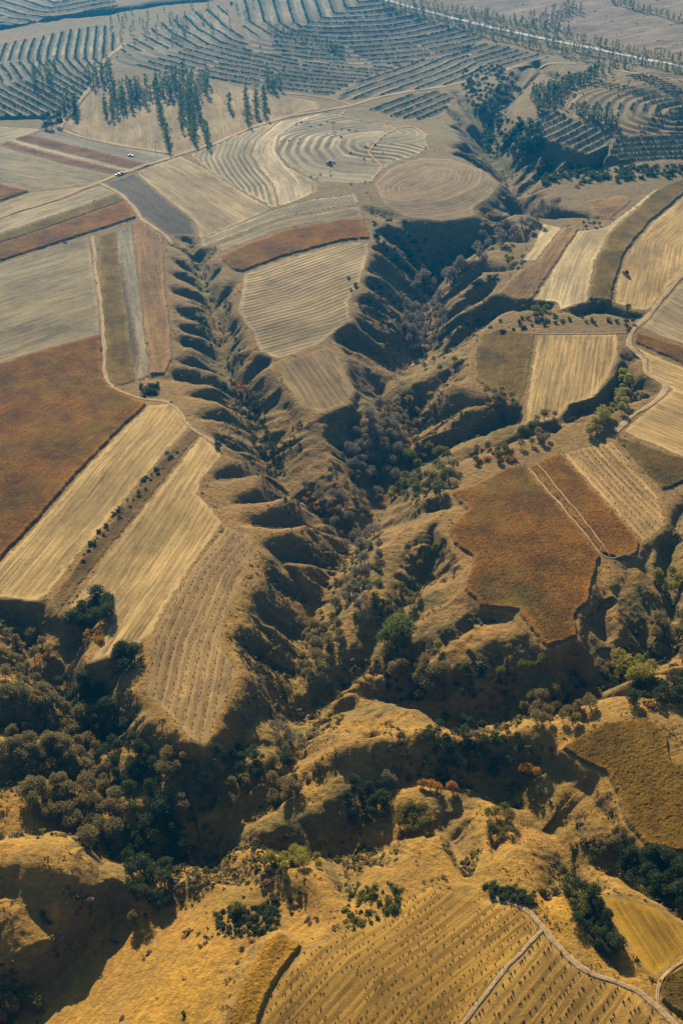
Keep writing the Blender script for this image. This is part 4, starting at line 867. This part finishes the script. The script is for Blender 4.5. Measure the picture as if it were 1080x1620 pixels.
for fi, f in enumerate(FIELDS):
    if 'bund' in f[1]:
        far = f[4] > 11; x, y = onrows(fi, f[4], 1.15 if not far else 1.35, 1.02, .22)
        SH += list(zip(x, y, H(x, y), rng.uniform(.6, 1.0, len(x))*(1.2 if far else 1.0)))
    if f[1] in ('ring', 'purple'):
        x, y = onrows(fi, f[4], 3.0, .12, .4); SH += list(zip(x, y, H(x, y), rng.uniform(.5, 1.1, len(x))))
SH.sort(key=lambda t: t[1]); print('terrace shrubs', len(SH))
def to_px(x, y, z): x, y, z = map(np.asarray, (x, y, z)); dep = y*cp+(H0-z)*sp_; return 540+FPX*x/dep, 810-FPX*(y*sp_-(H0-z)*cp)/dep
near_ = np.array([t[:3] for t in SH[:300]]); lab = places('round green shrub in the planted rows on the nearest terraces', *to_px(*near_.T))
for (x, y, z, s), l in zip(SH[:300], lab): add_bush('terrace_shrub', 'green', x, y, z, s, l, 'shrubs on the nearest terraces')
LM['hedge'] = leaf_mat('hedge_leaves', (.02, .055, .025), (.08, .135, .05), (.06, .09, .04), .3)
rs = np.random.default_rng(3)
lowb = []
for v in range(4):
    cen = np.stack([rs.normal(0, .55, 4), rs.normal(0, .55, 4), rs.uniform(.1, .45, 4)], 1); lowb.append(leaves(cen, rs.uniform(.45, .7, 4), 7, .42, rs))
scatter('terrace_hedges', lowb, [(x, y, z-.1, s, random.uniform(0, 6.28)) for x, y, z, s in SH[300:]], LM['hedge'], 'countless shrubs planted in curving rows on the far terraces')
# scrub and dry tufts: loose ground cover nobody could count
def cover(name, n, mats, cond, smin, smax, label, per=9, lsz=.3, far=1100):
    ymax = np.searchsorted(-YR, 0); yy = rng.uniform(0, 1, n*3)**1.0; py = rng.uniform(110 if far > 900 else 800, 1640, n*3); px = rng.uniform(-60, 1140, n*3); x, y = unproj(px, py, -10.0)
    c = lookup(cut, x, y); fd = lookup(FID, x, y); fl = lookup(chan_near, x, y); p = cond(x, y, c, fd, fl)
    k = (rng.uniform(0, 1, len(x)) < p) & ~(lookup(SMOOTH, x, y) & (rng.uniform(0, 1, len(x)) < .9)); x, y = x[k][:n], y[k][:n]; z = H(x, y); rs = np.random.default_rng(len(name)); src = []
    for v in range(5):
        cen = np.stack([rs.normal(0, .45, 4), rs.normal(0, .45, 4), rs.uniform(.1, .6, 4)], 1); src.append(leaves(cen, rs.uniform(.35, .6, 4), per, lsz, rs))
    o = scatter(name, src, [(a, b, c_-.05, q, random.uniform(0, 6.28)) for a, b, c_, q in zip(x, y, z, rng.uniform(smin, smax, len(x))*(1+.6*(rng.uniform(0, 1, len(x)) > .9)))], mats[0], label)
    for m_ in mats[1:]: o.data.materials.append(m_)
    if len(mats) > 1: o.data.polygons.foreach_set('material_index', np.repeat(rng.integers(0, len(mats), len(o.data.polygons)//(4*per)), 4*per)[:len(o.data.polygons)].astype(np.int32))
LM['scrub'] = leaf_mat('scrub_leaves', (.03, .04, .016), (.12, .13, .04), (.1, .09, .03), .3); LM['rusty'] = leaf_mat('rusty_scrub_leaves', (.10, .06, .025), (.26, .16, .055), (.2, .12, .04), .3)
cover('scrub_cover', 21000, [LM['scrub'], LM['dark'], LM['scrub'], LM['olive'], LM['rusty'], LM['bare'], LM['green'], LM['olive']], lambda x, y, c, fd, fl: np.where((fd < 0) & (c > 2.5) & (lookup(RD, x, y) > 7), np.clip((fbm(x/16, y/16, 3, 88)+.12)*2.2, 0, 1)*(.35+.65*np.clip(1.3-fl/16, 0, 1)), 0), .45, 1.35, 'loose low scrub covering the gully floors and lower slopes')
cover('dry_tufts', 14000, [simple_mat('straw_tufts', (.26, .17, .035), (.52, .33, .08), 2, 0)], lambda x, y, c, fd, fl: np.where((fd < 0) & (fl > 5), np.clip(.1+fbm(x/9, y/9, 3, 95)*1.6, 0, 1), 0), .16, .5, 'loose dry grass tufts over the near slopes', 4, .42, 500)
edge_ok = lambda x, y, c, fd, fl: np.where((fd < 0) & (lookup(PM, x, y) > .35) & (lookup(PM, x, y) < .98), np.clip(.3+fbm(x/8, y/8, 3, 97)*2, 0, 1), 0)
cover('rim_weeds', 9000, [LM['rusty'], LM['olive'], simple_mat('rim_straw', (.22, .15, .05), (.42, .29, .11), 2, 0)], edge_ok, .3, .9, 'loose weeds and dry grass along the rims of the fields', 5, .36)
# ------------------------------------------------------------------ corn stooks
def stook(v):
    rs = np.random.default_rng(40+v); V, Fc = [], []
    for i in range(7):
        a = 2*math.pi*i/7+rs.uniform(-.2, .2); r0 = rs.uniform(.42, .6); t = (math.cos(a+3.1)*.16, math.sin(a+3.1)*.16, rs.uniform(.95, 1.25))
        tube(V, Fc, (math.cos(a)*r0, math.sin(a)*r0, -.05), (math.cos(a)*.1, math.sin(a)*.1, .75), .2, .11, 4); tube(V, Fc, (math.cos(a)*.1, math.sin(a)*.1, .75), t, .11, .2, 4)
    return np.array(V), np.array(Fc)
M_STOOK = simple_mat('dry_corn_stalks', (.20, .13, .05), (.46, .31, .12), 2.5, 0)
ST = []
for fi, f in enumerate(FIELDS):
    if f[1] in ('stookbase', 'stookbase2', 'stookgold', 'stookgold2'):
        g2 = f[1] == 'stookgold2'; x, y = onrows(fi, f[4]*(1.25 if g2 else 1), 2.2 if g2 else (1.9 if f[1] == 'stookgold' else 2.2), .93, .45)
        if f[1] == 'stookgold': k = vnoise(x/18, y/18, 3) > -.55; x, y = x[k], y[k]
        ST += [(a, b, c, random.uniform(.75, 1.05)*{'stookgold2': .7, 'stookgold': .5, 'stookbase': .5, 'stookbase2': .46}[f[1]], f[1]) for a, b, c in zip(x, y, H(x, y))]
ST.sort(key=lambda t: t[0]**2+t[1]**2); print('stooks', len(ST))
sm = []
for v in range(4):
    o = mk('corn_stook', *stook(v), M_STOOK); sm.append(o.data); bpy.data.objects.remove(o)
lab_s = {}
for k in {t[4] for t in ST[:300]}:
    ii = [i for i in range(300) if ST[i][4] == k]; q = np.array([ST[i][:3] for i in ii])
    lab_s.update(zip(ii, places('brown corn stook on the bottom right field below the dirt road' if k == 'stookgold2' else 'straw coloured corn stook on the bottom middle field', *to_px(*q.T))))
for i_, (x, y, z, s, k) in enumerate(ST[:300]):
    o = bpy.data.objects.new('corn_stook', random.choice(sm)); COL.objects.link(o); o.location = (x, y, z); o.scale = (s, s, s); o.rotation_euler = (0, 0, random.uniform(0, 6.28))
    if k == 'stookgold2': tag(o, lab_s[i_], 'stook', 'stooks on the bottom right field')
    else: tag(o, lab_s[i_], 'stook', 'stooks on the bottom middle field')
scatter('corn_stooks', [md(m_) for m_ in sm], [(x, y, z, s, random.uniform(0, 6.28)) for x, y, z, s, k in ST[300:]], M_STOOK, 'hundreds of corn stooks standing in rows on the other harvested fields')

# ------------------------------------------------------------------ farm machines and poles
import bmesh
def paint(name, c, r=.5): m, nt = newmat(name); n = N(nt); geo = n('ShaderNodeNewGeometry').outputs['Position']; n.out(n.mix(n.ramp(n.noise(geo, 3., 3), .4, .7), c, tuple(v*.6+.04 for v in c)), None, rough=r); return m
P_GRY = paint('grey_paint', (.22, .22, .22)); P_BLK, P_RED, P_WHT, P_BLU, P_GLS = paint('black_rubber', (.02, .02, .02), .8), paint('red_paint', (.35, .03, .02)), paint('white_paint', (.5, .5, .47)), paint('dark_blue_paint', (.03, .05, .12)), paint('dark_glass', (.02, .03, .04), .1)
def prism(prof, w, x0=0.0, bev=.04):
    bm = bmesh.new(); vs = [bm.verts.new((x0-w/2, y, z)) for y, z in prof]; f = bm.faces.new(vs); r = bmesh.ops.extrude_face_region(bm, geom=[f])
    for v in r['geom']:
        if isinstance(v, bmesh.types.BMVert): v.co.x += w
    bmesh.ops.recalc_face_normals(bm, faces=bm.faces); bmesh.ops.bevel(bm, geom=list(bm.edges), offset=bev, segments=2, affect='EDGES'); return bm
def part(name, bm, mat, parent): me = bpy.data.meshes.new(name); bm.to_mesh(me); bm.free(); me.materials.append(mat); o = bpy.data.objects.new(name, me); COL.objects.link(o); o.parent = parent; return o
def wheel(parent, x, y, r, w):
    bm = bmesh.new(); bmesh.ops.create_cone(bm, segments=20, radius1=r, radius2=r, depth=w, cap_ends=True); bmesh.ops.bevel(bm, geom=[e for e in bm.edges if len(e.link_faces) == 2 and e.calc_face_angle(0) > 1], offset=r*.18, segments=2, affect='EDGES')
    bm2 = bmesh.new(); bmesh.ops.create_cone(bm2, segments=16, radius1=r*.5, radius2=r*.4, depth=w*1.1, cap_ends=True)
    o = part('wheel', bm, P_BLK, parent); o.rotation_euler = (0, math.pi/2, 0); o.location = (x, y, r); h = part('rim', bm2, P_WHT, o)
def root(name, px, py, rz, label, cat, sc=1.0):
    x, y, z = (float(v[0]) for v in hit(px, py)); o = bpy.data.objects.new(name, None); COL.objects.link(o); o.location = (x, y, z); o.rotation_euler = (0, 0, rz); o.scale = (sc,)*3; return tag(o, label, cat)
def tractor(px, py, rz, mat, label):
    r = root('tractor', px, py, rz, label, 'tractor', 1.15)
    part('bonnet', prism([(.1, .7), (2.1, .75), (2.15, 1.25), (1.9, 1.45), (.1, 1.55)], .8), mat, r); part('cab', prism([(-1.0, 1.0), (.15, 1.0), (.3, 1.7), (.1, 2.55), (-.95, 2.55), (-1.1, 1.7)], 1.35, 0, .08), P_GLS, r)
    part('roof', prism([(-1.1, 2.552), (.25, 2.552), (.2, 2.72), (-1.05, 2.72)], 1.5), mat, r); part('chassis', prism([(-1.2, .45), (2.0, .45), (2.0, .69), (-1.2, .95)], .5), P_BLK, r)
    for sx in (-1, 1): wheel(r, sx*.9, -.5, .82, .45); wheel(r, sx*.75, 1.6, .45, .3); part('mudguard', prism([(-1.3, 1.2), (-.9, 1.75), (-.1, 1.75), (.3, 1.25), (.2, 1.2), (-.15, 1.65), (-.85, 1.65), (-1.2, 1.15)], .4, sx*.9, .01), mat, r)
def pickup(px, py, rz, mat, label, name='pickup_truck', cat='truck', sc=1.0):
    r = root(name, px, py, rz, label, cat, sc)
    part('body', prism([(-2.4, .5), (2.4, .5), (2.45, .95), (1.1, 1.1), (-2.4, 1.1)], 1.8, 0, .07), mat, r); part('cab', prism([(-.7, 1.102), (1.3, 1.102), (.75, 1.7), (-.5, 1.75)], 1.6, 0, .08), P_GLS, r); part('roof', prism([(-.52, 1.752), (.74, 1.702), (.7, 1.8), (-.5, 1.85)], 1.55), mat, r)
    for sx in (-1, 1):
        for yy in (-1.5, 1.55): wheel(r, sx*.85, yy, .38, .25)
        part('headlight', prism([(2.4, .7), (2.5, .7), (2.5, .88), (2.4, .88)], .3, sx*.65, .01), P_WHT, r)
tractor(989, 434, .6, P_RED, 'dark red tractor standing on the pale stubble field right of the olive strip')
pickup(192, 275.5, -1.15, P_BLU, 'dark blue pickup truck on the dirt road by the plowed field', sc=1.05)
pickup(187, 277.5, -1.15, P_GRY, 'grey pickup truck just behind the dark blue one on the dirt road', sc=1.0)
pickup(207, 247, 1.3, P_WHT, 'white farm truck parked on the grey stubble strip', 'farm_truck', 'truck', .9)
tractor(521, 260, 1.2, P_BLU, 'dark tractor on the track around the ringed field')
M_POLE = simple_mat('weathered_pole', (.12, .10, .08), (.22, .19, .15), 2, 0)
def pole(px, py, h, label):
    r = root('utility_pole', px, py, .3, label, 'pole'); V, Fc = [], []; tube(V, Fc, (0, 0, -.4), (0, 0, h), .2, .13, 8); mk('post', V, Fc, M_POLE, r)
    V, Fc = [], []; tube(V, Fc, (-1.3, .16, h-.8), (1.3, .16, h-.8), .09, .09, 4); mk('crossarm', V, Fc, M_POLE, r)
    for sx in (-1.1, 0.3, 1.1): V, Fc = [], []; tube(V, Fc, (sx, .16, h-.72), (sx, .16, h-.45), .07, .04, 6); mk('insulator', V, Fc, P_WHT, r)
pole(247, 241, 9, 'thin utility pole beside the path below the sandy field'); pole(527, 211, 9.5, 'thin utility pole on the ringed field under the road')

# ------------------------------------------------------------------ haze: the air that turns the far land blue
def haze():
    x1, y0, y1, z0, z1 = 4200, -60, 9500, -75, 380
    v = [(-x1, y0, z0), (x1, y0, z0), (x1, y1, z0), (-x1, y1, z0), (-x1, y0, z1), (x1, y0, z1), (x1, y1, z1), (-x1, y1, z1)]
    m = bpy.data.materials.new('thin_haze'); m.use_nodes = True; nt = m.node_tree; nt.nodes.clear()
    p = nt.nodes.new('ShaderNodeVolumePrincipled'); p.inputs['Density'].default_value = HAZE_D; p.inputs['Color'].default_value = (.0, .40, 1.0, 1); p.inputs['Anisotropy'].default_value = .66
    o = nt.nodes.new('ShaderNodeOutputMaterial'); nt.links.new(p.outputs[0], o.inputs['Volume'])
    h = mk('haze', v, np.array([(0, 3, 2, 1), (4, 5, 6, 7), (0, 1, 5, 4), (1, 2, 6, 5), (2, 3, 7, 6), (3, 0, 4, 7)]), m); tag(h, kind='stuff')
HAZE_D = 1.05e-4
haze()
